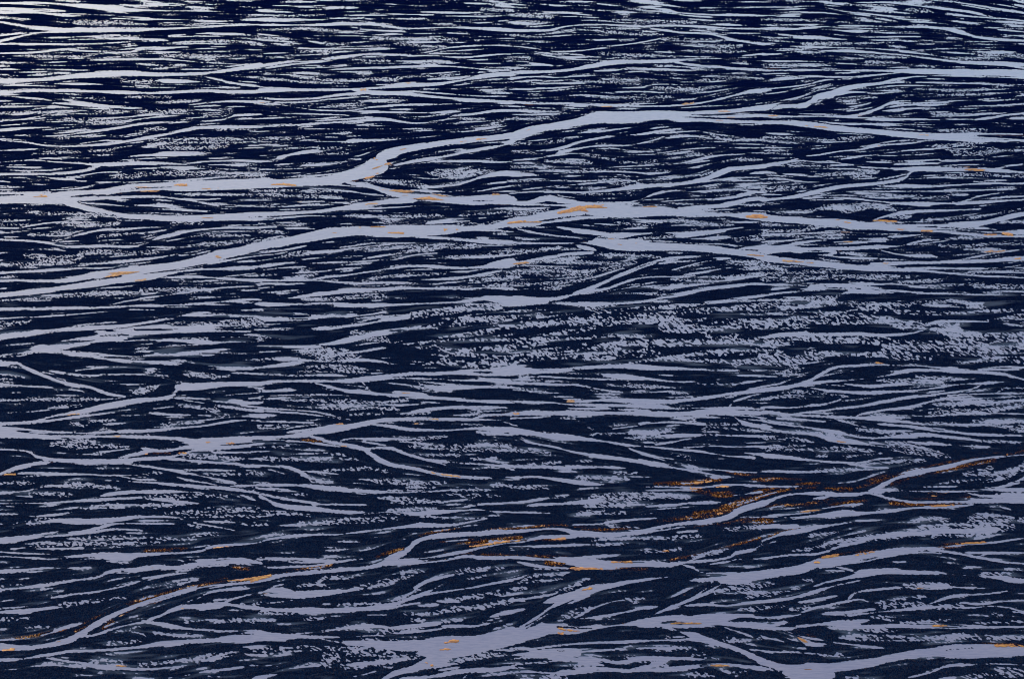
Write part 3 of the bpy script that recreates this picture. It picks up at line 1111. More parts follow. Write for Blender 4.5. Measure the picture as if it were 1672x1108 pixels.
s 0 768 28 200 785 22 400 805 14 600 825 22 750 845 10 820 850 8
s 640 820 14 750 800 14 850 790 8
d 700 830 14 900 810 20 1050 805 14
s 0 872 16 250 875 14 400 875 14
d 350 875 14 480 865 22 620 860 14
s 0 962 12 250 965 12 400 950 8 560 935 6
d 1150 945 8 1400 925 10
s 1060 968 10 1250 965 8
d 1300 890 14 1400 870 20 1480 850 14
d 1450 930 24 1550 900 40 1672 850 30
r 1450 970 26 1550 960 30 1672 920 30
d 1350 890 14 1550 880 34 1672 830 20
s 0 1080 22 100 1050 26 200 1018 22 320 1005 24 430 1010 30 550 1020 34 680 1008 28 750 988 40 800 950 40 900 905 38 1050 870 36 1200 840 30 1350 805 24 1500 780 18 1672 768 12
s 370 1040 16 450 1028 24
s 740 995 30 900 990 18 1050 995 10 1300 995 12 1450 985 14 1672 985 24
s 700 1005 20 850 1040 24 1000 1062 24 1200 1060 24 1350 1055 30 1672 1052 36
s 1310 1000 10 1400 1020 26 1672 1025 44
s 1640 1010 12 1672 990 10
s 500 1090 8 700 1070 12
k 820 1010 6 1000 1020 20 1250 1025 30 1320 1020 10
s 0 1000 6
p 820 910 14 950 880 14 1150 835 14 1400 785 14 1672 740 24
p 640 965 20 750 930 34 820 905 20
o 1400 785 5 1500 770 6 1600 765 10
p 900 1020 14 1100 1020 40 1300 1010 30 1330 1020 30
o 1000 1040 6 1200 1020 10 1300 1010 8
o 1060 1080 6 1180 1082 14 1240 1078 5
p 850 1050 14 1050 1085 20 1300 1080 12
p 0 1000 20 150 985 30 350 985 20 600 980 20
p 50 1070 30 300 1060 34 550 1070 30 700 1060 20
p 0 910 30 200 930 30 400 950 20
p 850 950 14 1000 900 14 1150 870 14 1500 800 10
o 760 202 5 800 205 4
T 0 818
s 15 12 10 200 12 10 450 8 10
s 15 30 14 90 32 14
d 560 35 12 620 25 14 750 20 20
d 850 25 12 1050 28 14
s 1020 5 14 1200 12 14
s 15 78 8 120 82 6 200 92 5 245 105 4
s 230 95 14 350 80 14 500 55 14 620 42 12 760 42 8
s 80 142 12 300 122 30 450 122 40 600 125 40 750 112 30 900 98 24 1050 102 16 1200 118 10 1400 130 10
d 130 135 24 300 118 30
s 15 142 8 130 140 10
d 1380 125 14 1440 130 14
d 1500 138 10 1620 145 12 1672 150 8
d 1010 78 12 1200 65 14 1300 52 30 1450 55 24 1600 52 24 1672 60 10
d 1150 95 14 1300 92 18 1672 95 14
s 440 192 14 550 180 20 650 155 20 700 140 16 850 138 14 1080 140 6
s 290 220 12 450 208 12 600 188 16 700 172 14 880 182 5
d 1180 148 8 1230 155 8
s 1210 135 12 1350 160 8 1450 180 4
s 15 240 46 100 235 46 200 222 34 280 205 14 350 190 6
d 430 232 12 650 225 18 900 228 18 1200 235 14
d 1150 235 16 1300 200 24 1360 212 10
d 180 270 24 280 268 34 350 265 26 500 262 20
d 530 262 18 750 262 20 980 256 14
s 80 293 14 180 285 12
s 220 295 8 500 290 16
s 15 315 10 150 325 10 300 328 5
s 15 342 18 250 352 14 400 348 20 550 335 26 700 340 50 800 345 50 850 335 30 1000 325 20 1150 318 14 1250 305 14 1300 285 14 1400 272 20 1550 262 16 1672 240 16
r 410 372 14 550 355 14 700 360 34
r 100 322 20 180 330 10
s 1020 335 10 1080 355 6 1130 370 4
s 440 415 20 500 415 14 560 408 12
s 15 436 20 200 422 14 320 412 5
s 15 550 18 200 530 20 400 500 20 600 470 18 680 440 24 800 430 34 950 412 28 1100 405 20 1200 395 24 1300 380 30 1450 370 40 1600 385 30 1672 400 26
s 1180 362 12 1350 368 20 1500 365 14
k 670 455 4 740 440 5 780 440 4
s 1000 425 10 1200 410 10 1400 395 14
s 15 660 18 150 648 18 300 605 18 450 578 12 600 560 12 750 530 12 850 500 10
s 315 578 10 380 558 10
s 880 478 10 1000 462 14 1150 445 6
s 930 485 8 1030 462 8
d 1040 512 14 1130 500 24 1220 482 10
s 15 690 18 150 682 30 300 662 20 370 655 8
d 380 642 14 500 630 16 640 610 14 780 595 8
d 15 733 14 160 725 12
d 15 530 8 150 515 10
s 15 620 8 70 612 8
s 15 862 10 200 840 10 300 820 12 400 780 24 490 760 12
s 15 900 45 150 910 28 300 890 28 420 865 40 500 825 44 560 785 46 640 735 44 750 685 36 900 630 30 1050 585 30 1200 545 30 1350 520 30 1500 512 26 1672 478 24
k 60 885 4 100 882 8 170 876 4
s 1400 505 8 1500 485 10
s 500 840 24 580 830 20 700 790 14 850 755 14 930 735 20 1050 685 26 1150 655 36 1250 655 44 1350 650 40 1400 630 16
s 1040 680 10 1130 640 8 1190 612 6
s 1230 600 8 1290 570 12 1400 550 14 1550 540 10
s 1400 625 12 1450 605 12 1600 565 14 1672 560 50
s 1600 570 24 1672 558 46
s 1330 612 10 1390 608 8
s 1380 640 20 1450 645 20 1550 660 26 1672 665 16
d 1480 640 8 1672 632 12
s 900 745 16 1050 770 26 1200 795 16 1400 805 14 1672 810 26
d 1130 745 14 1400 738 20 1672 740 20
d 1120 748 8
s 15 985 20 200 968 16 300 950 20 450 930 22 650 922 16 850 905 16 950 895 24
r 880 900 14 1050 885 34 1200 870 30 1350 860 30 1500 845 60 1672 840 70
d 830 815 10 900 825 6
d 940 815 14 1100 830 22 1240 832 14
d 680 875 10 850 870 14
d 710 865 10
s 300 975 10 400 992 12 500 1000 20 600 1025 34 750 1030 30 900 1040 12 1050 1030 8
d 620 990 12 760 995 14
d 510 1005 14 600 1000 14
d 850 1020 14 1050 995 20 1200 985 30 1350 965 40
r 1300 980 24 1450 935 60 1600 930 60 1672 930 50
s 1050 1095 10 1150 1080 14 1300 1055 20 1500 1030 12
s 1560 1018 10 1620 1018 8
s 1590 1095 20 1672 1085 24
s 1290 1085 8 1350 1085 8
d 150 790 8 300 775 10
p 15 860 6 200 838 8 400 795 10
p 470 800 24 600 730 20 750 660 16 900 610 14 1100 555 10 1250 520 10 1400 485 12
o 1400 495 6 1500 490 14 1600 480 14 1672 465 12
o 20 925 10 80 922 10
o 540 835 8 580 833 10
o 1310 285 8 1350 290 14 1440 283 9
o 1100 670 10 1140 665 10
p 1450 410 10 1540 425 14
p 640 790 20 690 745 24
o 740 710 6 850 655 4
p 900 635 6 990 620 6
p 900 310 10 1150 300 12
T 410 818
s 0 50 10 60 58 16 200 62 6
s 230 5 10 370 10 14 550 20 14 700 20 10
s 130 10 30 200 30 34 350 48 34 500 60 28 700 70 20 850 65 16 1000 72 34 1150 65 34 1350 50 22 1500 65 14 1672 72 14
s 370 10 8 390 30 10
s 1330 35 14 1450 20 12 1600 10 14 1672 8 8
d 750 15 12 880 12 8
d 930 10 20 1050 5 24 1200 5 12
d 860 65 30 1000 60 40 1130 58 30
d 0 92 12 150 80 20 300 82 20 360 95 14
d 300 140 24 480 130 26 600 125 34 750 115 30 870 105 30 920 108 14
d 0 140 14 90 148 12
d 1050 90 14 1200 100 12 1450 105 8
s 0 262 20 100 240 18 250 215 18 400 208 12 550 205 10 700 188 10 850 168 10 950 155 26 1050 145 34 1200 150 24 1300 140 14 1450 108 12
s 980 200 12 1130 195 14
s 540 248 8 620 252 12 700 255 5
s 700 222 5 790 225 5
s 920 235 5 970 235 8
s 0 380 26 100 400 20 250 410 20 400 400 16 500 380 12 650 362 14 770 350 6
r 0 355 20 150 365 30 300 375 26 500 370 20
s 30 345 10 200 355 14 450 365 14
s 0 500 30 150 470 30 350 445 28 550 425 24 700 410 20 800 390 34 870 350 50 950 320 44 1000 270 45 1050 240 34 1150 215 40 1300 205 40 1500 195 34 1672 185 24
s 800 385 30 950 375 34 1100 355 20 1250 325 20 1400 295 16 1550 265 12 1672 252 10
s 900 350 8 1000 345 10
s 950 385 14 1150 375 12 1300 345 20 1450 350 24 1672 352 20
k 1050 360 4 1150 355 12 1250 345 10
k 910 350 5 1000 345 7 1050 342 4
s 1210 248 5 1330 240 8
s 1550 295 12 1672 288 24
s 1640 380 8 1672 380 10
s 30 572 8 120 556 34 190 552 36 250 556 10
s 90 552 10 170 520 8 190 516 3
s 30 575 10 200 580 40 350 580 50 500 565 34 650 545 16
d 300 525 20 400 510 14 450 480 20 600 475 24
d 400 515 14 480 530 10
d 630 545 14 700 525 24 850 485 14
d 740 530 14 900 490 16 1000 460 14
d 940 440 20 1060 430 20
s 0 640 8 120 630 10 250 615 10
s 0 665 12 200 675 24 350 680 38 500 678 34 700 665 24 800 655 40 900 635 20 1000 600 22 1080 570 24 1150 535 12 1200 510 6
d 540 640 10 700 635 20 800 640 20
s 430 636 8 480 636 8
s 1000 590 14 1020 540 26 1080 500 20 1150 480 18 1250 455 16
d 1250 448 18 1350 430 24 1450 420 24 1550 415 20
d 1350 485 10 1450 460 10
s 1080 575 20 1200 560 16 1350 540 14 1500 510 14 1672 480 12
s 850 665 10 950 645 10 1040 630 10
s 1050 650 12 1150 640 16
s 1170 620 14 1300 625 6
r 1040 655 12 1100 655 12
d 1180 620 14 1300 605 24 1450 580 30 1672 545 26
d 940 695 12 1100 700 16 1250 670 30 1400 655 26 1672 610 34
d 80 690 30 240 690 20
d 0 740 20 140 735 18
d 350 730 18 440 728 14
d 1000 735 22 1060 735 20
s 730 705 5 830 705 5
s 0 835 50 150 840 50 300 838 30 450 845 14 580 842 8 800 830 10
r 30 860 14 200 862 14
s 290 820 8 450 805 10 600 785 20 750 775 34 850 785 30
d 560 790 30 700 775 34 800 785 40
s 850 790 24 1000 775 30 1150 758 30
d 1150 755 20 1300 735 16
s 880 830 14 950 815 14 1100 800 16 1250 775 16 1400 770 14 1460 760 16
d 800 800 40 950 800 34 1050 790 20
s 800 830 12 900 828 14
s 1200 775 24 1400 775 14
s 1490 715 20 1550 695 24 1672 675 24
s 1430 750 10 1490 735 8
d 1510 795 8 1610 760 10
s 440 855 5 520 870 6 580 890 6
s 550 850 6 590 880 10
s 590 880 30 750 885 50 900 895 70 1050 895 80 1200 900 120 1350 890 120 1500 850 80 1600 820 80 1672 800 90
s 1050 940 40 1200 930 90 1350 920 80 1550 880 60 1672 865 40
s 680 850 14 750 860 20
d 700 875 30 900 870 24
d 0 930 40 150 925 40 300 915 30 450 910 30
r 0 950 30 100 940 30
d 470 950 50 600 930 60 750 930 60 850 945 40 950 950 20
d 460 1000 50 600 1010 60 750 1005 40 900 985 30 1050 965 20
s 600 1010 24 800 1000 30 950 975 20
s 830 1100 40 900 1065 50 1000 1040 50 1100 1000 70 1200 980 50
s 40 1100 20 150 1075 16 250 1045 14 420 1020 10
s 560 1100 6 700 1075 6 770 1055 5
s 0 1015 12 60 1018 12
s 160 1025 10 180 1027 10
d 830 1030 12 860 1030 8
d 1100 1030 20 1250 1000 34 1400 970 34 1550 950 20
s 940 1100 24 1100 1090 24 1250 1062 30 1400 1050 30 1550 1040 26 1672 1020 20
s 1180 1045 16 1280 1030 20
r 1350 980 30 1500 950 34 1672 940 34
s 1500 920 14 1672 925 16
r 1540 985 20 1672 970 24
s 1310 1100 10 1330 1085 14
o 0 495 20 60 478 14 120 462 10
p 120 450 10 300 430 8 500 395 10
p 780 350 12 870 315 14 940 300 16 
p 1050 220 10 1100 205 14 1250 182 10 1450 180 8 1672 172 12
p 1100 245 20 1300 250 24 1500 250 30 1672 230 20
o 1300 225 8 1350 222 6
o 1360 285 8 1500 268 8 1600 250 8
p 1200 330 10 1400 330 8 1672 345 6
p 1050 380 8 1250 370 6
o 1190 885 8 1240 875 22 1280 878 16
o 1110 908 5 1200 915 7 1250 922 10
o 1060 990 8 1120 1018 12
o 900 1052 8 940 1048 7
p 150 460 6 350 460 6
T 820 818
s 170 22 14 300 18 16 450 15 10 600 5 14
d 540 20 40 650 10 34 800 5 12
s 0 70 14 200 72 14 400 75 5
d 480 75 34 620 70 24 760 75 20
s 770 95 14 900 78 14 1050 72 8
s 650 130 8 800 115 12 950 105 10
s 970 25 12 1100 15 8 1420 12 8
s 450 145 6 600 140 6 750 120 10
s 0 188 20 150 182 20 350 172 16 400 182 30 440 198 34 550 205 34 750 200 22 900 185 34 1000 165 45 1150 140 36 1300 120 34 1400 100 34 1450 70 46 1550 30 44 1672 5 30
s 0 265 12 150 248 16 250 225 26 350 222 26 450 215 24
k 960 175 3 1100 155 10 1200 150 5
s 1100 190 10 1200 185 6
s 740 175 8 850 180 10 950 170 10
d 670 158 6 850 162 6
s 0 292 18 250 278 14 450 270 12 600 268 10
d 600 268 14 770 260 10
d 570 240 10 750 235 20 1000 228 12 1230 218 12
s 0 348 22 200 355 20 400 370 50 550 390 60 700 395 50 900 392 40 1050 392 34 1150 378 22 1300 368 18 1420 345 16
s 90 375 12 200 400 24 300 412 14 400 415 14
s 200 420 10 350 425 10
s 450 350 12 600 340 20 750 332 10 900 325 8
d 900 315 14 1000 310 16 1100 295 10
s 1100 372 10 1180 365 14 1280 320 16 1380 298 12
d 1190 345 12 1280 325 20 1380 298 18
s 1420 345 20 1450 320 24 1550 300 20 1610 270 12 1615 245 14 1672 232 12
s 1450 360 12 1600 355 10 1672 348 10
s 1300 390 8 1450 365 10
s 1120 392 8 1180 410 12 1230 440 8 1350 445 14 1450 455 30
s 1180 490 10 1300 480 24 1400 478 50 1500 470 60 1672 450 50
r 1350 500 10 1400 510 14 1520 500 20
s 1370 505 20 1450 495 30
d 1200 488 14 1300 492 14
s 1400 170 5 1530 170 8
d 1380 175 8 1672 155 34
s 1570 165 14 1672 150 34
s 1490 100 5 1672 98 5
s 0 495 10 90 480 8 150 460 8
d 120 498 14 200 462 14 370 455 14
d 130 498 10 350 485 14
d 0 550 14 130 542 24
d 180 558 10 190 558 8
d 330 570 14 420 535 30 520 490 24
s 0 620 26 150 605 22 300 580 20 340 568 14
d 0 625 30 150 608 24
s 290 620 30 350 600 50 450 580 60 550 550 60 650 530 40 800 500 24 950 480 16 1030 470 6
s 0 830 60 100 790 30 200 730 30 300 660 30 400 610 40
s 90 810 14 200 750 14 300 690 16 380 650 16 500 600 20 600 565 14
s 0 690 20 120 672 16
d 0 765 10 50 758 10
s 370 755 10 450 725 20 550 670 16 650 635 14 750 615 10
d 370 730 20 450 690 30 560 660 14
d 760 610 14 880 600 12
d 790 620 14 830 625 14
s 480 730 12 600 715 14 800 680 14 850 670 14
s 850 665 20 950 655 18
s 860 735 10 950 700 14 1020 670 26 1130 630 34 1200 590 20 1260 545 14 1320 520 10
s 1150 630 14 1250 575 14 1350 520 14
s 1130 645 10 1300 640 14 1400 648 14 1550 630 20 1672 620 20
s 1290 628 6 1380 620 8
d 1340 560 14 1420 545 30 1520 560 34 1650 570 30
d 1500 520 14 1672 520 34
d 1540 590 20 1672 575 20
d 1480 675 20 1650 660 14
s 0 870 60 150 830 80 300 790 70 450 800 50 600 780 30 750 765 26 900 745 50 1050 725 40 1200 725 50 1350 715 60 1500 715 30 1672 720 14
s 250 770 40 380 770 30
s 850 760 40 1000 770 24 1150 765 50 1300 755 50 1450 760 40 1672 770 60
s 1250 740 14 1330 755 12 1400 790 10 1500 820 12 1570 850 6
s 1480 720 8 1600 725 8 1672 720 12
k 350 780 4 430 785 14 500 785 10 560 790 4
k 1050 750 4 1120 765 6
k 1480 740 14 1620 742 14
k 1400 745 5 1500 745 8
s 1000 785 10 1070 795 8
s 1130 820 24 1200 840 50 1300 870 34 1400 900 24 1500 935 34 1600 980 40 1672 1010 50
s 1010 850 14 1120 840 14
s 200 912 8 400 890 12 600 878 14 800 870 20 1000 862 14 1150 858 20 1250 860 20
s 1170 800 5 1300 860 5
d 1400 860 20 1520 862 14
d 1590 850 14 1672 850 14
s 1550 920 8 1672 930 6
r 0 920 24 150 915 24 200 925 30
r 0 970 40 150 960 50 300 940 50 450 935 50
s 400 945 30 550 930 20 700 918 14 900 912 20 1050 915 16
d 950 912 24 1190 918 14
r 0 1030 30 200 1010 30 350 980 30 500 1000 40 600 1010 60
d 430 1000 40 550 1010 50
k 0 990 14 150 985 14 230 980 6
k 350 1000 4 450 1002 14
k 150 1030 10 300 1030 24 440 1040 8
s 130 1055 14 300 1065 20 450 1070 26
s 450 960 24 600 985 20 700 1000 22 820 985 20
s 370 1065 40 550 1045 50 700 1050 34 900 1050 20 1100 1035 34 1250 1022 24 1400 1018 24 1550 1028 24 1672 1045 40
k 580 1048 4 640 1050 8
s 800 975 24 950 975 34 1100 972 24 1250 980 14
d 780 975 20 900 990 40 1000 1010 50
r 820 1035 14 950 1010 30 1000 1000 20
d 1150 1075 20 1300 1078 20
d 1370 1050 12 1450 1075 20
d 1190 950 14 1280 948 14
d 1180 955 12 1330 975 14
d 1480 1055 12 1520 1055 10
d 260 1095 24 380 1090 30
o 350 420 10 430 418 14 520 420 14 620 420 8
p 280 380 30 400 385 34
o 680 375 8 800 375 7
o 290 395 8 360 395 10
p 150 345 8 400 350 10
p 0 180 6 150 165 8 350 152 8 400 155 6
p 450 170 12 650 175 16 850 155 16
o 1000 130 8 1080 125 10
p 900 140 14 1100 115 24 1300 95 24 1430 60 30
p 1200 80 30 1400 40 40 1672 10 24
o 1340 80 8 1370 78 8
p 1200 165 8 1400 140 14 1550 115 20 1672 125 24
p 200 240 8 390 235 8
o 30 265 5 160 245 7
o 230 238 5 390 234 8
o 500 550 5 550 540 7
o 420 565 5 500 552 6
o 320 680 8 350 670 10
o 350 790 8 420 800 12 520 810 9
o 350 820 10 390 828 6
o 750 755 5 860 735 14 880 728 8
o 1000 312 8 1030 310 8
p 1050 365 8 1280 320 6 1600 230 12
p 620 420 6 900 425 5
p 1380 480 20 1450 470 14
o 1130 580 4 1150 580 5
T 1232 818
s 930 5 10 1200 5 24 1672 5 26
s 100 88 12 250 78 14 400 55 16 560 25 12 700 12 10
s 0 95 5 200 100 8 350 95 30 450 90 40 560 75 50 700 75 20 850 60 26 1000 45 18 1200 35 16 1350 22 8
s 240 115 14 380 98 20
r 0 165 24 120 155 34 250 150 20
s 200 200 20 300 180 26 400 160 24 500 145 14 600 130 6
s 0 300 14 40 275 12 50 245 14 150 210 14 250 185 20
s 40 275 8 130 250 8
s 1530 35 4 1620 60 5 1672 72 5
d 1000 115 24 1100 105 24 1200 115 20
d 1050 160 30 1200 160 40 1400 150 60 1550 150 80 1600 160 40
d 1350 100 24 1450 85 40 1600 110 30 1672 115 24
d 350 215 20 420 205 20 500 195 10
d 250 305 14 350 295 14 450 265 24 540 240 20
s 0 360 12 200 335 14 380 325 14 450 310 18 550 275 20 650 250 24 750 225 24 850 205 34 1000 200 34 1150 185 40 1300 185 34 1500 175 40
d 550 260 34 700 230 34 900 210 40 1050 200 40 1250 200 34 1450 180 60
s 0 455 60 150 440 60 300 420 60 400 385 60 550 360 50 700 335 44 850 310 36 1000 300 26 1150 290 16 1300 270 16 1450 258 14 1550 245 12 1672 230 8
s 400 400 40 550 385 24 700 370 14 800 345 24 900 325 16 1050 315 8 1200 328 6
s 1050 300 12 1200 315 14 1350 340 14 1500 370 14 1672 388 8
s 1320 320 10 1450 320 20 1600 318 12 1672 320 10
s 1400 340 12 1450 325 12
s 860 375 5 930 375 6
s 510 405 5 550 415 8 600 428 10
s 380 525 10 450 500 14 550 480 20 620 460 40 700 445 50 850 435 36 1000 440 26 1150 445 14 1300 460 6 1400 465 6
s 450 430 6 550 432 6
s 1400 465 12 1500 470 24 1600 488 34 1672 495 36
d 1410 455 14 1590 442 14
s 1470 505 8 1672 520 12
d 320 490 12 350 493 14
d 0 525 26 100 515 24
d 0 580 26 100 575 24 280 540 14
s 30 630 20 200 605 22 400 555 22 550 510 14 650 492 12
s 280 625 14 400 610 20 510 588 14
d 0 660 10 190 648 8
s 0 718 10 150 720 16 270 705 16 350 670 24 500 635 20 650 610 14 700 620 5
s 590 600 20 620 570 12 750 548 16 900 535 16
d 880 535 14 1050 520 30 1200 525 26
s 1000 530 20 1150 530 30 1300 535 16 1370 535 8
d 770 630 10 900 605 18 1060 590 14
s 450 690 14 600 690 22 750 670 18
r 420 700 10 560 705 14
d 230 670 14 340 660 20
s 580 710 20 800 685 14 1000 665 24 1150 655 16 1350 660 12 1450 650 10 1550 655 10 1672 685 18
d 770 660 20 950 645 30 1080 650 30
s 1080 640 10 1180 605 20 1300 580 16 1450 575 12 1600 552 12
s 1290 630 10 1400 640 14 1500 625 14 1672 618 10
d 1150 655 24 1300 650 24
d 1620 680 20 1672 685 20
d 1490 700 10 1530 705 8
s 0 765 40 100 770 30 180 755 24
s 60 785 24 200 790 22 350 770 20 500 755 34 600 750 34 700 738 14
s 550 770 34 700 775 28 900 775 26 1200 775 24 1450 782 18 1672 778 14
d 480 785 20 700 795 24 880 800 14
d 740 720 14 860 725 20
d 900 755 10 1200 740 10
d 1380 755 10 1672 745 14
d 540 850 14 650 845 34 850 850 30 1100 850 30 1250 840 50 1400 845 30 1672 845 22
s 1200 840 34 1300 838 30
s 180 800 14 300 840 16 450 870 12 600 890 14 830 915 6
s 240 820 14 330 880 34 430 885 20
r 300 860 14 350 885 26
s 0 850 10 100 855 12 180 870 8
s 0 925 14 150 935 20 300 942 16 370 945 12
d 380 945 14 450 950 24 530 950 30
s 270 910 14 310 910 14
s 0 990 40 100 1010 50 200 1030 50 350 1030 60 500 1030 50 650 1010 55 800 985 50 950 950 50 1050 945 60 1200 930 80 1400 930 90 1550 930 80 1672 930 60
s 200 1070 50 330 1080 50 470 1080 50
s 250 1070 80 400 1065 80
d 0 1025 14 120 1040 20 200 1070 16
k 1170 930 4 1230 920 8 1350 912 4
s 950 1095 12 1100 1060 10 1180 1030 14 1300 1015 20 1450 1010 12 1672 1015 8
d 1510 1045 30 1600 1055 40 1672 1060 34
d 1320 1090 24 1450 1080 24 1650 1080 20
d 570 1095 10 640 1095 12
o 420 345 8 560 335 12 680 320 12 750 310 10
o 750 308 8 800 306 8
o 1180 270 6 1350 262 8 1440 256 5
o 1500 893 10 1560 893 14 1672 898 12
o 1630 920 8 1672 920 14
o 130 340 7 140 345 8
o 380 382 8 410 385 8
p 0 20 30 300 5 40 560 10 20
p 850 10 24 1100 20 20 1300 12 10
o 1100 22 8 1190 24 12
p 0 120 30 100 125 30
p 100 220 20 270 175 24
p 400 350 8 700 315 10
p 230 800 6 380 850 6
p 1050 925 6 1300 895 8 1500 888 8
p 1150 290 8 1300 275 8
T 640 470 5.573
k 0 60 55 150 50 50 400 50 70 600 45 60 800 60 40
k 0 105 20 200 110 30 400 105 40 580 115 20
k 900 45 14 1150 35 24 1350 40 60 1500 60 30 1620 50 20
k 0 205 60 200 190 55 400 170 40 650 145 12
k 450 265 14 600 245 34 780 220 20
k 0 325 24 250 300 22 450 285 12
k 720 255 14 900 240 30 1150 235 14 1300 215 24 1500 210 30 1672 195 50
k 1020 185 16 1200 175 16 1400 160 22 1600 170 30 1672 190 50
k 150 350 14 300 330 14 380 325 8
k 360 350 8 500 345 14 640 325 8
k 0 390 24 80 385 24
k 0 440 60 250 420 90 500 395 60 700 375 50 820 355 34
k 850 360 20 970 355 18
k 950 285 14 1100 275 14
k 980 320 14 1150 320 20
k 1200 285 14 1400 290 34 1550 265 24 1672 235 24
k 680 450 20 850 435 34 1050 400 40 1250 385 40 1450 375 30 1672 355 24
k 200 460 30 400 460 14
k 230 530 14 380 500 40 500 520 50 700 515 50 900 510 40 1150 495 20
k 0 590 50 150 580 40 400 590 24 500 595 20
k 0 660 50 150 650 30 400 640 50
k 550 640 34 700 640 40 800 640 20
k 750 580 30 950 590 40 1050 600 20
k 0 725 50 200 735 30 400 740 30 600 720 30
k 650 730 8 800 725 10
k 780 695 14 850 700 20
k 950 445 14 1200 440 20
k 1300 540 20 1500 520 50 1672 500 60
k 1400 440 10 1600 440 14
k 1100 575 14 1250 560 24
k 1250 680 40 1450 675 50 1672 675 60
k 1300 720 24 1400 720 24
k 1350 785 10 1500 785 20 1672 795 20
k 750 768 8 820 770 18 900 770 8
k 1450 130 14 1600 110 20 1672 105 20
T 900 470 5.573
k 0 55 30 100 55 30 200 30 20
k 30 125 6 200 110 30 400 90 60 600 90 70 800 85 50 950 85 24
k 480 45 14 700 20 34 900 10 24
k 1080 110 14 1250 95 34 1450 75 50 1672 50 60
k 0 180 60 100 185 60 200 195 50 350 220 40
k 430 195 14 600 180 34 850 155 20 1050 145 14
k 0 275 24 150 255 24 300 240 30
k 650 215 14 850 215 24 1050 200 14 1250 180 24 1450 165 24 1650 155 24
k 1130 265 24 1300 255 60 1500 245 40 1672 240 34
k 0 380 22 200 360 20 400 335 12
k 150 430 14 300 410 40 500 380 60 650 380 60
k 600 345 24 800 345 30 950 350 40
k 0 505 50 200 495 50 400 480 44 600 465 44
k 970 440 40 1150 440 60 1350 440 50
k 0 620 14 200 610 10
k 0 680 40 200 670 40 450 680 30 700 655 50 850 640 24
k 680 545 30 800 545 40
k 550 390 30 700 400 40 900 390 40
k 880 690 14 1050 680 34 1250 695 50 1450 705 50 1620 715 40
k 950 760 14 1150 770 40 1400 785 60 1650 800 50
k 200 745 14 450 750 30 600 745 40 780 760 20
k 30 790 24 250 790 24 450 800 24
k 1250 330 14 1450 330 24
k 1120 550 14 1300 550 24 1500 535 44 1672 530 34
k 1330 625 20 1550 630 30 1672 625 24
k 1600 380 24 1672 385 20
k 1480 430 30 1600 430 20
T 1160 460 5.573
k 0 135 60 150 115 60 350 95 50 500 75 40
k 500 135 14 700 115 24 900 100 40 1150 90 40 1230 80 14
k 0 215 20 150 205 20 350 195 14
k 760 190 30 870 190 30
k 1030 235 24 1200 235 50 1300 240 24
k 1180 160 34 1400 150 34 1672 150 60
k 0 310 70 150 305 70 350 320 30 680 320 24
k 400 240 24 600 245 14 
k 830 380 14 1000 390 14
k 920 440 44 1150 430 60 1400 410 60 1600 405 50
k 150 440 14 300 455 50 500 460 60 650 445 30 850 435 20
k 0 590 50 200 590 50 400 595 40
k 410 550 24 470 550 24
k 650 600 40 750 630 120 880 580 50
k 1050 590 50 1250 600 90 1450 600 70 1540 600 40
k 0 690 30 150 690 34 400 670 30
k 1080 700 50 1250 705 50 1500 700 30 1672 720 24
k 300 770 40 500 775 40 650 790 34
k 0 780 30 120 775 30
k 900 790 40 1000 775 30
k 1150 740 14 1400 720 24
k 0 390 24 160 385 24
k 30 470 34 140 475 40
k 1280 290 24 1350 300 24
k 1250 340 10 1350 340 8
k 830 650 40 880 700 20
T 1372 460 5.573
k 0 150 20 200 140 14 450 140 20 650 135 24
k 500 120 24 700 140 44 1000 135 30 1200 150 44 1400 150 40 1672 150 50
k 0 240 24 80 240 24
k 510 245 14 700 240 30 900 250 24 1150 260 24
k 510 320 30 700 320 40 900 320 44 1200 320 44 1450 310 40 1500 290 20
k 1350 210 60 1450 210 60 1600 210 60
k 100 410 44 250 410 60 450 420 50
k 1140 410 60 1350 410 90 1600 430 60 1672 420 34
k 560 505 20 700 500 70 900 500 60 960 500 30
k 0 610 60 150 605 60 330 610 50
k 100 700 30 300 710 30
k 650 650 14 850 650 30 1000 655 24
k 900 690 40 1050 700 60 1250 690 34
k 1380 570 20 1500 560 34 1600 550 24
k 1150 760 40 1300 750 40 1500 750 30
k 700 730 20 900 735 24 1100 760 30
k 1300 450 34 1600 445 20
k 380 60 10 600 70 14 800 85 10
T 0 490 5.573
k 22 50 30 400 35 44 700 22 34 950 20 30
k 22 125 50 200 120 40 450 100 24 800 95 22 1150 80 20
k 22 280 34 200 250 60 400 210 90 700 180 80 1000 150 60 1300 125 44 1560 120 24
k 22 390 34 200 375 20 400 350 30 600 325 44 850 305 34
k 920 325 12 1150 315 10
k 1170 350 14 1300 335 44 1450 335 40 1550 320 34 1672 315 34
k 22 455 60 180 445 60 270 450 10
k 600 455 8 700 435 30 900 420 44 1100 415 24 1350 415 14
k 1030 455 20 1200 455 34
k 1350 480 10 1450 460 40 1672 440 50
k 430 400 14 600 380 20 750 370 12
k 120 530 14 250 520 10
k 180 560 8 400 530 60 550 510 60 640 540 20
k 680 565 14 850 560 34 980 565 14
k 230 590 10 450 590 14
k 470 630 10 600 615 34 750 610 20
k 620 660 6 850 645 30 1100 630 34 1300 635 24
k 1000 595 10 1200 580 30 1450 600 24 1650 625 24
k 1100 520 8 1400 520 14 1672 520 24
k 850 720 10 1100 705 44 1350 720 60 1550 740 40
k 22 640 44 150 650 50 350 710 60 500 770 50 650 795 14
k 520 690 20 700 720 60 900 760 50 1200 790 30
k 600 680 8 800 710 20
k 22 810 34 300 805 20
T 260 480 4.507
k 0 110 8 200 110 20 400 100 24 600 90 24
k 0 150 40 100 145 30
k 380 30 0 380 30 0
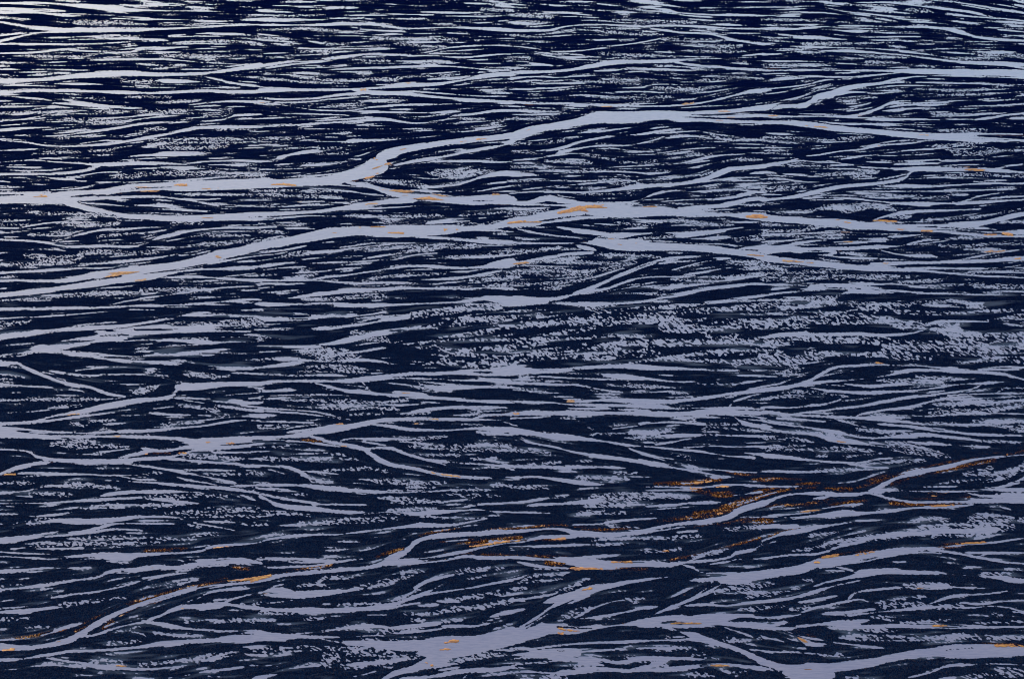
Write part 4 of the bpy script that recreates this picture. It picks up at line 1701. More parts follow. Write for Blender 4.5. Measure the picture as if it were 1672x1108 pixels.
k 200 185 34 350 185 34 480 170 30
k 500 140 14 700 140 34 950 145 40
k 780 100 14 900 98 14
k 1050 85 14 1250 85 14
k 900 110 14 1100 120 24 1352 130 44
k 820 240 14 1000 230 40 1200 210 60 1352 200 60
k 0 310 34 200 300 30 450 300 34 600 290 20
k 400 330 34 550 330 24 700 340 20
k 830 305 34 1050 310 60 1352 290 60
k 900 360 20 1100 355 20 1250 340 12
k 0 415 40 200 400 34 400 395 14
k 0 465 14 300 455 10
k 600 410 20 720 405 30 900 405 20
k 550 460 20 800 450 30 1000 440 24
k 300 500 40 500 510 44 750 515 40
k 0 530 20 200 550 20 450 580 20
k 100 580 14 200 575 14
k 550 610 30 800 615 30 1100 620 20 1352 620 14
k 700 560 20 900 555 40 1050 545 30
k 500 70 0 500 70 0
"""
# ---------------------------------------------------------------- camera / perspective constants
PW, PH = 1672.0, 1108.0
H_CAM = 400.0
PITCH = math.radians(23.0)
FPX = (PH/2)/math.tan(math.radians(7.0))
CX, CY = PW/2, PH/2
def to_world(px, py):
    """point of the flat river plain seen along a given direction from the aircraft"""
    dx = (px-CX)/FPX; dy = (CY-py)/FPX
    vy = math.cos(PITCH) + dy*math.sin(PITCH)
    vz = -math.sin(PITCH) + dy*math.cos(PITCH)
    t = H_CAM/(-vz)
    return dx*t, vy*t
rng = np.random.default_rng(11)
# ---------------------------------------------------------------- traced channels
def parse(txt):
    out = []; ox = oy = 0; box = None
    for ln in txt.strip().splitlines():
        f = ln.split()
        if not f: continue
        if f[0] == 'T': ox, oy = float(f[1]), float(f[2]); sc = float(f[3]) if len(f) > 3 else 3.8
        if f[0] == 'T':
            # sheets of the survey overlap a little: each keeps its own side of the seam
            box = None if len(f) > 3 else ({0: -999, 410: 424, 820: 834, 1232: 1246}[int(ox)], {0: 426, 410: 836, 820: 1248, 1232: 9999}[int(ox)],
                {0: -999, 270: 280, 540: 550, 818: 824}[int(oy)], {0: 280, 270: 550, 540: 824, 818: 9999}[int(oy)])
            continue
        a = np.array(f[1:], float).reshape(-1, 3)
        p = np.empty_like(a); p[:,0] = a[:,0]/sc+ox; p[:,1] = a[:,1]/sc+oy; p[:,2] = a[:,2]/sc
        if box and f[0] in 'sdrk':
            my = p[:,1].mean()
            if my < box[2]-1.5 or my > box[3]+1.5: continue
            for lim, sg in ((box[0], 1), (box[1], -1)):
                q = []
                for i in range(len(p)):
                    a = (p[i,0]-lim)*sg
                    if i:
                        b = (p[i-1,0]-lim)*sg
                        if a*b < 0: q.append(p[i-1]+(p[i]-p[i-1])*(b/(b-a)))
                    if a >= 0: q.append(p[i])
                p = np.array(q)
                if len(p) < 2: break
            if len(p) < 2: continue
        out.append((f[0], p))
    return out
def extend(p):
    """carry a channel that leaves the traced area on beyond it"""
    p = [tuple(q) for q in p]
    def ext(a, b, sx):
        dx = b[0]-a[0]; s = (b[1]-a[1])/dx if abs(dx) > 4 else 0
        s = max(-.35, min(.35, s)); q = [b]; y = b[1]; x = b[0]
        for k in range(5):
            x += sx*45; y += sx*45*s; s *= .7; q.append((x, y, b[2]*(1+.12*k)))
        return q[1:]
    if p[-1][0] > PW-3 and p[-1][0] > p[-2][0]: p += ext(p[-2], p[-1], 1)
    if p[0][0] > PW-3 and p[0][0] > p[1][0]: p = ext(p[1], p[0], 1)[::-1]+p
    if p[0][0] < 6 and p[0][0] < p[1][0]: p = ext(p[1], p[0], -1)[::-1]+p
    if p[-1][0] < 6 and p[-1][0] < p[-2][0]: p += ext(p[-2], p[-1], -1)
    return np.array(p)
def taper(p):
    def tip(a, b):
        d = b[:2]-a[:2]; L = np.hypot(*d)+1e-6; w = b[2]; e = b[:2]+d/L*min(.9*w+1.5, 9)
        return np.array([[e[0], e[1], w*.12]])
    if len(p) > 1 and np.hypot(*(p[-1]-p[0])[:2]) > 4:
        p = np.vstack([tip(p[1], p[0]), p, tip(p[-2], p[-1])])
    return p
def smooth(p):
    n = len(p)
    if n < 3:
        t = np.linspace(0, 1, 3)[:,None]; return p[0]*(1-t)+p[-1]*t
    q = np.vstack([2*p[0]-p[1], p, 2*p[-1]-p[-2]]); out = []
    for i in range(1, n):
        a, b, c, d = q[i-1], q[i], q[i+1], q[i+2]
        m = max(2, min(8, int(abs(c-b)[:2].max()/9)))
        t = np.arange(m)[:,None]/m
        la = np.hypot(*(c-a)[:2])+1e-6; lb = np.hypot(*(c-b)[:2]); ld = np.hypot(*(d-b)[:2])+1e-6
        m0 = (c-a)/la*lb; m1 = (d-b)/ld*lb
        out.append((2*t**3-3*t**2+1)*b+(t**3-2*t**2+t)*m0+(-2*t**3+3*t**2)*c+(t**3-t**2)*m1)
    r = np.vstack(out+[p[-1:]]); r[:,2] = np.maximum(r[:,2], .2); return r
# ---------------------------------------------------------------- the sheet's grid: even and fine where the plain is seen, coarse beyond
def axis(lo, hi, step, far_lo, far_hi, g=1.22):
    a = list(np.arange(lo, hi+1e-6, step)); s = step*1.5; x = a[-1]
    while x < far_hi: x = min(x+s, far_hi); a.append(x); s *= g
    s = step*1.5; x = a[0]; b = []
    while x > far_lo: x = max(x-s, far_lo); b.append(x); s *= g
    return np.array(b[::-1]+a), len(b), len(b)+int(round((hi-lo)/step))+1
STEP = 0.85
MX, MY0, MY1 = 190, 70, 90
gx, ix0, ix1 = axis(-MX, PW+MX, STEP, -5200, PW+5200)
gy, iy0, iy1 = axis(-MY0, PH+MY1, STEP, -1325, 4200)
# fields are computed on the fine block
fx = gx[ix0:ix1]; fy = gy[iy0:iy1]
NX, NY = len(fx), len(fy)
XX, YY = np.meshgrid(fx, fy); XX = XX.astype(np.float32); YY = YY.astype(np.float32)
WX, WY = to_world(XX, YY)
def raster(F, seg, cap=14.0, rag=None):
    """F = max(F, halfwidth - distance), distances across the flow"""
    for i in range(len(seg)-1):
        x0, y0, w0 = seg[i]; x1, y1, w1 = seg[i+1]
        r = max(w0, w1)/2+cap
        a = int(max(0, (min(x0, x1)-r-fx[0])/STEP)); b = int(min(NX, (max(x0, x1)+r-fx[0])/STEP+2))
        c = int(max(0, (min(y0, y1)-r-fy[0])/STEP)); d = int(min(NY, (max(y0, y1)+r-fy[0])/STEP+2))
        if a >= b or c >= d: continue
        X = XX[c:d, a:b]-x0; Y = YY[c:d, a:b]-y0
        ex, ey = x1-x0, y1-y0; L2 = ex*ex+ey*ey+1e-9; ln = math.sqrt(L2)
        t = np.clip((X*ex+Y*ey)/L2, 0, 1)
        dist = np.hypot((X-t*ex)*.55 if ln < 1 else X-t*ex, Y-t*ey)
        cs = max(.45, abs(ex)/ln)            # widths were measured upright
        v = (w0+(w1-w0)*t)*.5*cs-dist
        np.maximum(F[c:d, a:b], v, out=F[c:d, a:b])
def smoothn(t): return t*t*(3-2*t)
_tab = rng.random((512, 512)).astype(np.float32)
def vnoise(u, v, s=0):
    """value noise, about 0..1"""
    u = u+s*37.7; v = v+s*91.3
    iu = np.floor(u).astype(np.int32); iv = np.floor(v).astype(np.int32)
    fu = smoothn((u-iu).astype(np.float32)); fv = smoothn((v-iv).astype(np.float32))
    iu &= 511; iv &= 511; ju = (iu+1) & 511; jv = (iv+1) & 511
    return (_tab[iv, iu]*(1-fu)+_tab[iv, ju]*fu)*(1-fv)+(_tab[jv, iu]*(1-fu)+_tab[jv, ju]*fu)*fv
def blur(a, sx, sy):
    def k1(s):
        n = max(1, int(s*2.5)); k = np.exp(-.5*(np.arange(-n, n+1)/s)**2); return k/k.sum()
    def conv(a, k, ax):
        n = len(k)//2; pad = [(0, 0), (0, 0)]; pad[ax] = (n, n); p = np.pad(a, pad, mode='edge'); o = np.zeros_like(a)
        for i, w in enumerate(k):
            o += w*(p[:, i:i+a.shape[1]] if ax == 1 else p[i:i+a.shape[0], :])
        return o
    if sx > 0: a = conv(a, k1(sx), 1)
    if sy > 0: a = conv(a, k1(sy), 0)
    return a
def norm(a):
    a = a-a.mean(); return a/a.std()
def build():
    strokes = [(k, smooth(taper(extend(p)) if k in 'sdrk' else p)) for k, p in parse(TRACES)]
    # flow slope, spread from the traced channels over the whole plain
    q = 8; lx = np.arange(fx[0], fx[-1]+q, q); ly = np.arange(fy[0], fy[-1]+q, q)
    S = np.zeros((len(ly), len(lx))); Wt = np.zeros_like(S)
    for k, p in strokes:
        if k in 'op': continue
        m = (p[1:]+p[:-1])/2; d = p[1:]-p[:-1]
        sl = np.clip(d[:,1]/np.where(np.abs(d[:,0]) < .5, .5*np.sign(d[:,0]+1e-9), d[:,0]), -.6, .6)
        i = ((m[:,0]-lx[0])/q).astype(int); j = ((m[:,1]-ly[0])/q).astype(int)
        ok = (i >= 0) & (i < len(lx)) & (j >= 0) & (j < len(ly)); w = np.hypot(d[:,0], d[:,1])*(m[:,2]+.8)
        np.add.at(S, (j[ok], i[ok]), (sl*w)[ok]); np.add.at(Wt, (j[ok], i[ok]), w[ok])
    S1 = blur(S, 2.2, .9); W1 = blur(Wt, 2.2, .9); S2 = blur(S, 10, 4); W2 = blur(Wt, 10, 4)
    slope = (S1+.06*S2)/(W1+.06*W2+1e-4)
    def up(a):
        u = (XX-lx[0])/q; v = (YY-ly[0])/q; i = np.clip(u.astype(int), 0, len(lx)-2); j = np.clip(v.astype(int), 0, len(ly)-2)
        fu = u-i; fv = v-j
        return ((a[j, i]*(1-fu)+a[j, i+1]*fu)*(1-fv)+(a[j+1, i]*(1-fu)+a[j+1, i+1]*fu)*fv).astype(np.float32)
    slope = up(slope)
    persp = (WX[:,1]-WX[:,0])[:,None]/.177                      # 1 at the near edge, about 1.8 at the far edge
    def lic(src, L):
        src = (np.roll(src, 1, 1)+2*src+np.roll(src, -1, 1))/4
        acc = src.copy(); cnt = 1.0
        for sg in (-1, 1):
            y = np.tile(np.arange(NY, dtype=np.float32)[:,None], (1, NX)); cols = np.arange(NX)
            for k in range(1, L+1):
                xc = np.clip(cols+sg*(k-1)*2, 0, NX-1)
                yi = np.clip(np.rint(y), 0, NY-1).astype(np.int32)
                y = y+sg*2*slope[yi, xc[None,:]]/STEP*STEP
                xn = np.clip(cols+sg*k*2, 0, NX-1); yi = np.clip(y, 0, NY-1.001); y0 = yi.astype(np.int32); f = yi-y0
                w = .5+.5*math.cos(math.pi*k/(L+1))
                acc += w*(src[y0, xn[None,:]]*(1-f)+src[y0+1, xn[None,:]]*f); cnt += w
        acc = acc/cnt; return (np.roll(acc, 1, 1)+2*acc+np.roll(acc, -1, 1))/4
    base = rng.standard_normal((NY, NX)).astype(np.float32)
    b1 = norm(vnoise(WX/.45, WY/1.1, 1)+.7*vnoise(WX/.9, WY/2.2, 5)+.12*base)
    fine = norm(lic(b1, 18))                                    # thin streaks
    b2 = norm(vnoise(WX/2., WY/3.2, 2)+vnoise(WX/4., WY/6.5, 3))
    b3 = norm(vnoise(WX/.8, WY/1.7, 14)); sliv = norm(lic(b3, 26))  # long dark slivers
    broad = norm(lic(b2, 34))                                   # bars and runnels
    # sand ripples: crests leaning across the flow
    a = .95; U = WX*math.cos(a)+WY*.5*math.sin(a); V = -WX*math.sin(a)+WY*.5*math.cos(a)
    wob = .55*vnoise(WX/4, WY/6, 4)
    pf = persp**.7; rip = norm(vnoise(U/.44*pf+wob, V/.78*pf, 6)+.4*vnoise(WX/.36*pf, WY/.8*pf, 7))
    ripL = norm(vnoise(U/.53+wob, V/.92, 16)+.4*vnoise(WX/.42, WY/.95, 17))
    patch = norm(vnoise(WX/9, WY/9, 8)+.5*vnoise(WX/4, WY/5, 9))
    Fs = np.full((NY, NX), -14., np.float32); Fr = Fs.copy(); Fd = Fs.copy(); Fk = Fs.copy()
    Fo = Fs.copy(); Fp = Fs.copy()
    T = dict(s=Fs, r=Fr, d=Fd, k=Fk, o=Fo, p=Fp)
    for k, p in strokes: raster(T[k], p)
    # the wide flat in the middle distance is all flecks: ripple troughs holding water
    M = np.clip((XX-640)/60, 0, 1)*np.clip((YY-492)/10, 0, 1)*np.clip((604-YY-.0*XX)/10, 0, 1)
    Fd = np.where(M > .5, np.maximum(Fd, np.minimum(Fr, 3)), Fd); Fr = np.where(M > .5, -14, Fr)
    near_y = np.clip((YY-560)/120, 0, 1)
    F = Fs*.96-.60+.30*near_y-.25*np.clip(1.6-Fs, 0, 1)*(1-.8*near_y)+np.clip(.62*fine, -1.6, 1.)+.36*rip
    F = F-np.clip(sliv-1.15, 0, 1)*3.2*np.clip(1.4-np.maximum(Fs-1.2, 0)/2.2, 0.15, 1)*np.clip(Fs+1, 0, 1)
    F = np.maximum(F, np.minimum(Fr, 1.6)-.95+1.0*fine+.75*sliv+.7*broad+.35*rip)
    F = np.maximum(F, np.minimum(Fd, 1.0)-.9+1.45*(rip*(1-M)+ripL*M)+.45*fine*(1-.4*M)+.25*patch+np.clip((Fd-.6)/2, 0, 1)*(.6*broad-.3)+.12*M+.28*near_y)
    # untraced thin films, denser towards the far side
    dens = np.clip(np.interp(fy, [-70, 40, 150, 300, 420, 520, 600, 680, 800, 1200], [-.35, -.45, -.75, -1., -1.05, -.75, -1., -1.6, -2.1, -2.2]), -3, 1)[:,None].astype(np.float32)
    near = np.maximum(np.maximum(Fs, Fr), Fd)
    film = (.5*broad+.75*fine+.4*sliv+.4*rip+.3*patch+dens-.5)*1.3
    film = film-np.clip((near+3.2)/3.0, 0, 1)*1.2
    hair = (.85*fine+.75*sliv+.35*rip+.25*broad+np.interp(fy, [-70, 60, 300, 480, 620, 760, 1200], [-1.2, -1.3, -1.45, -1.6, -1.8, -2.4, -2.7])[:,None].astype(np.float32))
    hair = hair-np.clip((near+1.6)/1.4, 0, 1)*1.0
    F = np.maximum(F, np.clip(np.maximum(film, hair), -9, 1.2))
    F = np.minimum(F, -(Fk+.7*fine+.6*rip)+.1)
    # skins of wet silt on the sand, and rust colour in the sand by the grit
    wet = np.clip(.30*broad+.30*fine+.3*sliv+.45*np.clip((np.maximum(Fr, Fd*.6)+4)/5, 0, 1)-.58, 0, .8)+.4*np.clip(1+F/1.3, 0, 1)**2*np.clip(.5+.4*fine, 0, 1.2)
    wet = np.clip(wet, 0, 1)
    rust = np.clip(np.maximum((Fp+2.5)/3.5, (Fo+2)/3), 0, 1)*np.clip(.3+.45*fine+.4*sliv+.3*broad+.3*rip, 0, 1)
    Or = np.minimum(Fo, 1.3)-.85+1.25*fine+.5*sliv+.6*rip
    # grit along the banks: separate grains
    g = vnoise(WX/.3, WY/.6, 12)
    grain = np.where(F < .3, (g-.78)*8+np.clip(Fp+1.0, -9, 1.2)*.6+.7*fine+.5*sliv-1.15, -5)
    # thin rusty films drawn out inside the wide channels and along their edges
    st = np.clip(Fs, -2, 2.5)*.35+1.0*fine+.9*sliv+.5*patch-np.interp(fy, [0, 60, 180, 420, 500, 1200], [6, 5.5, 3.9, 3.8, 5.2, 4.9])[:,None].astype(np.float32)
    grain = np.maximum(grain, np.where((Fs > -1.2) & (Fs > Fr-3), st, -5))
    return dict(F=F, wet=wet, rust=rust, Or=Or, Gr=grain, Fp=Fp, strokes=strokes, fine=fine, broad=broad)
ANCH = [
 (975, 345, 'largest orange silt patch, fanned out where two wide channels join right of centre', 'o'),
 (845, 364, 'rusty streak leading down left from the largest orange fan at the mid channel junction', 'o'),
 (1240, 354, 'bright amber silt blot in the mid river channel, right of the largest orange fan', 'o'),
 (1100, 348, 'faint pair of orange flecks between the largest fan and the amber blot', 'n'),
 (1429, 367, 'long broken string of orange flecks in the mid channel towards the right edge', 'o'),
 (1635, 383, 'orange silt streak ending the mid channel at the right edge of the photo', 'o'),
 (1370, 415, 'thin rust flecks in the branch just below the long broken string of flecks', 'n'),
 (1160, 403, 'small brown flecks in the pale wide channel below the largest orange fan', 'n'),
 (1242, 186, 'rust coloured streaks in the broad upper channel right of its widest pool', 'o'),
 (1340, 207, 'slim brown streak in the upper channel just after it bends down to the right', 'n'),
 (1545, 223, 'brown flecks in the upper channel close to the right edge', 'n'),
 (836, 221, 'long rusty streak in the upper channel rising to the widest pool', 'o'),
 (1050, 174, 'faint rust flecks in the thin stream above the widest upper pool', 'n'),
 (610, 280, 'curved rust line at the sharp bend of the upper left channel', 'o'),
 (593, 147, 'tiny brown fleck at a junction of far upper channels left of centre', 'n'),
 (463, 301, 'broad faint rust stain in the left channel before its sharp bend', 'o'),
 (295, 307, 'flat orange streaks midway along the wide left channel', 'o'),
 (188, 315, 'narrow orange fleck left of the flat streaks in the wide left channel', 'n'),
 (45, 321, 'orange streak at the left edge in the wide left channel', 'o'),
 (700, 324, 'brown smudge where a side stream joins the channel left of centre', 'o'),
 (605, 332, 'faint rust fleck left of the brown smudge at the side stream junction', 'n'),
 (817, 325, 'small rust flecks in the channel above the streak leading to the orange fan', 'n'),
 (690, 379, 'row of rusty streaks in the broad central channel left of the orange fan', 'o'),
 (560, 375, 'pair of small brown flecks where the diagonal left channel widens', 'n'),
 (290, 440, 'faint rust flecks on the diagonal channel rising from the left edge', 'n'),
 (35, 768, 'bright yellow orange silt at the left edge of the lower left channel', 'o'),
 (301, 733, 'orange edging beside the dark islet in the lower left channel', 'o'),
 (118, 676, 'pale orange fleck on the thin diagonal channel at lower left', 'n'),
 (540, 706, 'orange line along the fork of the lower central channel', 'o'),
 (710, 771, 'golden line following the curve of the winding stream below the fork', 'o'),
 (692, 688, 'brown fleck on the crest of the lower central channel', 'n'),
 (836, 676, 'bright yellow streak along the top bank of the lower central channel', 'o'),
 (892, 705, 'small yellow fleck on the stream just under the bright yellow streak', 'o'),
 (953, 665, 'thin rust fleck between two parallel streams at centre right', 'n'),
 (1154, 793, 'rust and gold streaks in the thin stream above the grit covered bend', 'o'),
 (1600, 750, 'orange edging along the diagonal stream at the right edge', 'o'),
 (1537, 818, 'orange silt between the two arms of the forked channel on the right', 'o'),
 (416, 944, 'thick orange bar along the upper bank of the long lower left channel', 'o'),
 (13, 1061, 'golden silt on the bottom left bank at the left edge', 'o'),
 (147, 1037, 'small pale gold tip where the bottom left channel forks', 'o'),
 (360, 893, 'rust fleck at the kink of the narrow stream in the lower left', 'o'),
 (295, 994, 'faint tan fleck on the side arm of the bottom left channel', 'n'),
 (200, 1002, 'thin orange edging beside the dark islet of the bottom left fork', 'n'),
 (775, 885, 'thin golden edging on the side stream under the grit covered islet', 'o'),
 (895, 879, 'orange edging under the small oval islet of the grit lined channel', 'o'),
 (715, 1052, 'orange blot in the widest bottom channel left of centre', 'o'),
 (670, 1089, 'rust streaks at the mouth of the bottom channel near the lower edge', 'o'),
 (926, 926, 'thick golden silt fan in the lower channel right of centre', 'o'),
 (1015, 917, 'thin golden tail right of the thick golden silt fan', 'o'),
 (1130, 846, 'gold flecks along the upper bank of the grit lined bend', 'o'),
 (955, 962, 'gold edging on the side branch below the thick golden fan', 'o'),
 (908, 996, 'pale gold fleck on the slanting runnel near the bottom', 'o'),
 (925, 1032, 'ragged golden brown streaks in the bottom channel right of centre', 'o'),
 (1038, 1013, 'golden tip where a slanting stream meets the bottom channel', 'o'),
 (1413, 901, 'long amber streak on the upper bank of the lower right channel', 'o'),
 (1340, 918, 'amber fleck left of the long amber streak in the lower right', 'o'),
 (1580, 887, 'thin orange line on the narrowing lower right stream', 'o'),
 (1655, 1057, 'golden silt in the broad channel at the bottom right edge', 'o'),
]
R = build(); F = R['F']
# ================================================================ materials
def mat(name):
    m = bpy.data.materials.new(name); m.use_nodes = True
    return m, m.node_tree, m.node_tree.nodes['Principled BSDF']
def nd(nt, t, **k):
    n = nt.nodes.new(t)
    for a, b in k.items(): setattr(n, a, b)
    return n
def ramp(nt, fac, stops):
    r = nt.nodes.new('ShaderNodeValToRGB'); e = r.color_ramp.elements
    e[0].position, e[0].color = stops[0][0], (*stops[0][1], 1); e[1].position, e[1].color = stops[-1][0], (*stops[-1][1], 1)
    for p, c in stops[1:-1]: q = e.new(p); q.color = (*c, 1)
    nt.links.new(fac, r.inputs[0]); return r.outputs[0]
def noise(nt, vec, scale, sc=(1, 1, 1), detail=3, rough=.6):
    mp = nd(nt, 'ShaderNodeMapping'); mp.inputs['Scale'].default_value = sc; nt.links.new(vec, mp.inputs[0])
    n = nd(nt, 'ShaderNodeTexNoise'); n.inputs['Scale'].default_value = scale; n.inputs['Detail'].default_value = detail
    n.inputs['Roughness'].default_value = rough; nt.links.new(mp.outputs[0], n.inputs['Vector']); return n
def mixc(nt, fac, a, b, mode='MIX'):
    m = nd(nt, 'ShaderNodeMix', data_type='RGBA', blend_type=mode)
    (nt.links.new(fac, m.inputs[0]) if hasattr(fac, 'links') else setattr(m.inputs[0], 'default_value', fac))
    for v, i in ((a, 6), (b, 7)):
        if hasattr(v, 'links'): nt.links.new(v, m.inputs[i])
        else: m.inputs[i].default_value = (*v, 1)
    return m.outputs[2]
def pos(nt): return nt.nodes.new('ShaderNodeNewGeometry').outputs['Position']
# black volcanic sand: wet, with coloured grains and paler dry skins
MG, nt, b = mat('black_sand')
P = pos(nt)
n1 = noise(nt, P, .05, (1, .6, 1), 5); n2 = noise(nt, P, 2.6, (1, .55, 1), 2, .8); n3 = noise(nt, P, .35, (.35, 1, 1), 6, .7); n4 = noise(nt, P, 3.4, (1, .5, 1), 1)
col = ramp(nt, n2.outputs['Fac'], [(.33, (.0006, .0026, .0110)), (.46, (.0046, .0098, .0255)), (.57, (.0085, .0142, .0310)), (.70, (.028, .030, .042))])
tint = ramp(nt, n4.outputs['Fac'], [(.32, (.35, .85, 1.15)), (.5, (1, 1, 1)), (.68, (1.9, 1.0, .8))])
col = mixc(nt, 1.0, col, tint, 'MULTIPLY')
dry = ramp(nt, n3.outputs['Fac'], [(.42, (.7, .72, .8)), (.6, (1.1, 1.1, 1.1)), (.75, (1.9, 1.75, 1.6))])
col = mixc(nt, 1.0, col, dry, 'MULTIPLY')
# sand colour graded with distance: paler and warmer near, darker and bluer far out
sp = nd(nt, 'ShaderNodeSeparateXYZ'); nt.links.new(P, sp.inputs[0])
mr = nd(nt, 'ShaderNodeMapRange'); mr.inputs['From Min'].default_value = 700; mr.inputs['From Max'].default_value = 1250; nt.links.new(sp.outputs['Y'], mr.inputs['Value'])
dist_tint = ramp(nt, mr.outputs[0], [(0, (1.35, 1.25, 1.1)), (.35, (.85, .95, 1)), (1, (.2, .38, .95))])
col = mixc(nt, 1.0, col, dist_tint, 'MULTIPLY')
at = nd(nt, 'ShaderNodeAttribute', attribute_name='wet'); col = mixc(nt, at.outputs['Fac'], col, (.085, .088, .110))
at = nd(nt, 'ShaderNodeAttribute', attribute_name='rust')
rc = ramp(nt, n2.outputs['Fac'], [(.3, (.004, .003, .006)), (.47, (.030, .009, .008)), (.56, (.13, .032, .006)), (.66, (.70, .22, .02))])
col = mixc(nt, at.outputs['Fac'], col, rc)
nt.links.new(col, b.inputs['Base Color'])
b.inputs['Roughness'].default_value = .9; b.inputs['Specular IOR Level'].default_value = 0
bp = nd(nt, 'ShaderNodeBump'); bp.inputs['Strength'].default_value = .5; bp.inputs['Distance'].default_value = .12
nt.links.new(n2.outputs['Fac'], bp.inputs['Height']); nt.links.new(bp.outputs[0], b.inputs['Normal'])
# milky glacial melt water
MW, nt, b = mat('glacial_water')
P = pos(nt)
n1 = noise(nt, P, .06, (.5, 1, 1), 4); n2 = noise(nt, P, 1.2, (.25, 1, 1), 4, .65)
c1 = ramp(nt, n1.outputs['Fac'], [(.35, (.290, .218, .262)), (.65, (.325, .242, .272))])
c2 = ramp(nt, n2.outputs['Fac'], [(.30, (.80, .82, .88)), (.5, (.98, .98, .99)), (.72, (1.14, 1.10, 1.05))])
col = mixc(nt, 1.0, c1, c2, 'MULTIPLY')
nt.links.new(col, b.inputs['Base Color']); b.inputs['Roughness'].default_value = .15; b.inputs['IOR'].default_value = 1.33
bp = nd(nt, 'ShaderNodeBump'); bp.inputs['Strength'].default_value = .25; bp.inputs['Distance'].default_value = .05
nt.links.new(n2.outputs['Fac'], bp.inputs['Height']); nt.links.new(bp.outputs[0], b.inputs['Normal'])
# iron-stained silt
def silt(name, lo, mid, hi, sc=.9):
    m, nt, b = mat(name); P = pos(nt)
    a = noise(nt, P, sc, (.3, 1, 1), 5, .7)
    nt.links.new(ramp(nt, a.outputs['Fac'], [(.35, lo), (.5, mid), (.66, hi)]), b.inputs['Base Color'])
    b.inputs['Roughness'].default_value = .7; return m
MO = silt('iron_silt', (.22, .045, .012), (.62, .17, .020), (.90, .36, .04), 1.8)
MN = silt('iron_silt_pale', (.30, .09, .035), (.55, .20, .06), (.65, .30, .12), 1.8)
ME = silt('iron_grit', (.10, .024, .006), (.45, .12, .012), (.95, .36, .03), 2.6)
# ================================================================ meshes
def grid_mesh(name, X, Y, Z, m, faces=None):
    ny, nx = X.shape
    co = np.empty((ny*nx, 3), np.float32); co[:,0] = X.ravel(); co[:,1] = Y.ravel(); co[:,2] = Z.ravel()
    idx = np.arange(ny*nx, dtype=np.int32).reshape(ny, nx)
    # rows run from far to near: this order turns the faces upward
    q = np.stack([idx[:-1,:-1], idx[1:,:-1], idx[1:,1:], idx[:-1,1:]], -1)
    q = q.reshape(-1, 4) if faces is None else q[faces]
    if faces is not None:
        used, inv = np.unique(q.ravel(), return_inverse=True); co = co[used]; q = inv.reshape(-1, 4).astype(np.int32)
    me = bpy.data.meshes.new(name)
    me.vertices.add(len(co)); me.vertices.foreach_set('co', co.ravel())
    me.loops.add(q.size); me.loops.foreach_set('vertex_index', q.ravel())
    me.polygons.add(len(q)); me.polygons.foreach_set('loop_start', np.arange(0, q.size, 4, dtype=np.int32))
    me.polygons.foreach_set('loop_total', np.full(len(q), 4, np.int32))
    me.update(calc_edges=True); me.materials.append(m)
    o = bpy.data.objects.new(name, me); C.collection.objects.link(o); return o
GX, GY = np.meshgrid(gx, gy); AX, AY = to_world(GX, GY)
# beyond the traced stretch the plain carries on with the same kind of bars and runnels
far = 1.1*(vnoise(AX/34, AY/7, 21)-.5)*4+.9*(vnoise(AX/12, AY/3, 22)-.5)*3-.9
full = far.astype(np.float32); full[iy0:iy1, ix0:ix1] = F
def height(F):
    up = .16*(1-np.exp(np.minimum(F, 0)/1.6)); dn = -.30*np.tanh(np.maximum(F, 0)/1.2)
    return np.where(F < 0, up, dn)
Z = height(full)
Z[iy0:iy1, ix0:ix1] += np.where(F < -.4, .035*np.clip(R['broad'], -2, 2)*np.clip((-F-.4)/3, 0, 1), 0)
g = grid_mesh('ground', AX, AY, Z, MG); 
for nm in ('wet', 'rust'):
    A = np.zeros(full.shape, np.float32); A[iy0:iy1, ix0:ix1] = R[nm]
    q = g.data.attributes.new(nm, 'FLOAT', 'POINT'); q.data.foreach_set('value', A.ravel())
g['kind'] = 'structure'; g['label'] = 'black sand bars of a braided river plain'; 
wx = np.array([[AX.min(), AX.max()]]*2); wy = np.array([[AY.max()]*2, [AY.min()]*2])
w_ = grid_mesh('water', wx, wy, np.zeros((2, 2)), MW); w_['kind'] = 'structure'; w_['label'] = 'pale milky melt water running in braided channels'
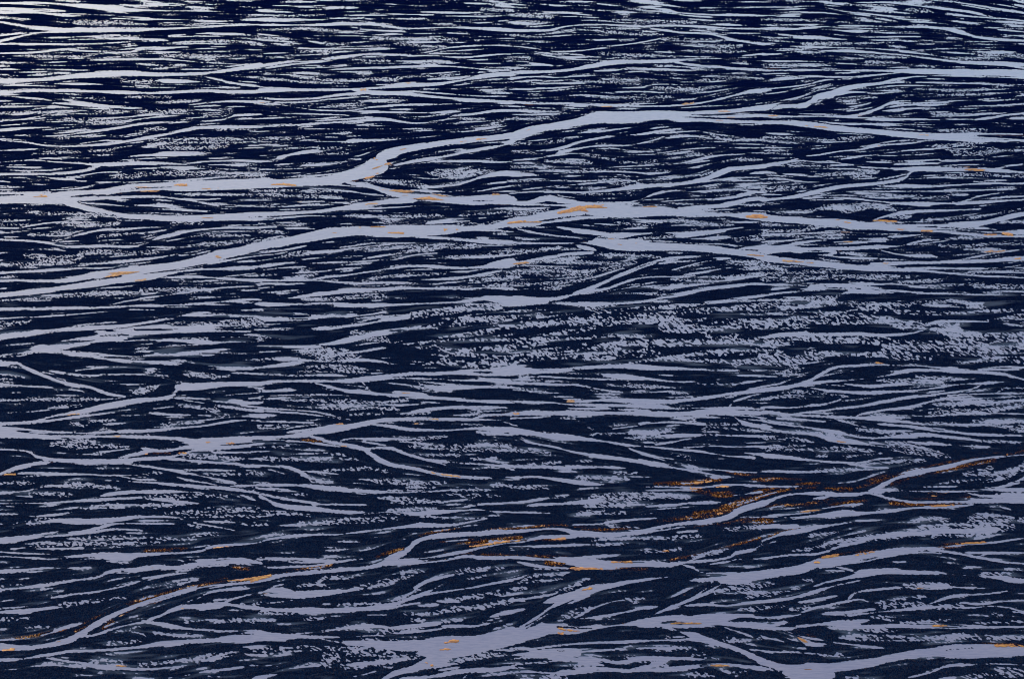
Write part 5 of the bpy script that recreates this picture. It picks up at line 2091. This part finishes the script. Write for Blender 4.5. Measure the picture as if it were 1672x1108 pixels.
# ---- iron stained silt lying in the channels: one object for each patch
ZF = Z[iy0:iy1, ix0:ix1]; top = np.maximum(ZF, 0)
def facemask(A, lim=0):
    return (A[:-1,:-1]+A[1:,:-1]+A[1:,1:]+A[:-1,1:])/4 > lim
pts = np.array([a[:2] for a in ANCH], float)
FXc, FYc = XX[:-1,:-1]+.5, YY[:-1,:-1]+.5
fm = facemask(R['Or']); jj, ii = np.nonzero(fm)
d = np.hypot(FXc[jj, ii][:,None]-pts[:,0], (FYc[jj, ii][:,None]-pts[:,1])*2.4); own = d.argmin(1)
from mathutils import Matrix
def pieces(J, I):
    cells = {(j, i): n for n, (j, i) in enumerate(zip(J.tolist(), I.tolist()))}; lab = -np.ones(len(J), int); c = 0
    for key, n in cells.items():
        if lab[n] >= 0: continue
        lab[n] = c; st = [key]
        while st:
            j, i = st.pop()
            for nb in ((j+1, i), (j-1, i), (j, i+1), (j, i-1), (j+1, i+1), (j-1, i-1), (j+1, i-1), (j-1, i+1)):
                q = cells.get(nb)
                if q is not None and lab[q] < 0: lab[q] = c; st.append(nb)
        c += 1
    return lab, c
lift = .02+.05*np.clip(R['Or'], 0, 1.2)
def patch_mesh(name, J, I, m, origin):
    mask = np.zeros_like(fm); mask[J, I] = True
    o = grid_mesh(name, WX, WY, top+lift, m, mask); o.data.transform(Matrix.Translation(-origin)); return o
for k, (ax, ay, label, m) in enumerate(ANCH):
    J, I = jj[own == k], ii[own == k]; m = {'o': MO, 'n': MN}[m]
    if len(J) < 3: print('EMPTY', label); continue
    lab, n = pieces(J, I); size = np.bincount(lab, minlength=n); order = np.argsort(-size)
    org = Vector((float(WX[J, I].mean()), float(WY[J, I].mean()), 0))
    big = [c for c in order[:8] if size[c] >= max(6, .08*size[order[0]])] or [order[0]]
    if len(big) == 1:
        s = lab == big[0]; root = patch_mesh('silt_deposit', J[s], I[s], m, org); root.location = org
    else:
        root = bpy.data.objects.new('silt_deposit', None); C.collection.objects.link(root); root.location = org
        for c in big:
            s = lab == c; o = patch_mesh('silt_streak', J[s], I[s], m, org); o.parent = root
    root['label'] = label; root['category'] = 'silt deposit'; root['group'] = 'orange silt patches in the river channels'
gm = facemask(R['Gr'])
o = grid_mesh('orange_grit', WX, WY, top+.03+.05*np.clip(R['Gr'], 0, 1), ME, gm)
o['kind'] = 'stuff'; o['label'] = 'orange and rust grit scattered along the dark river banks'; o['category'] = 'grit'
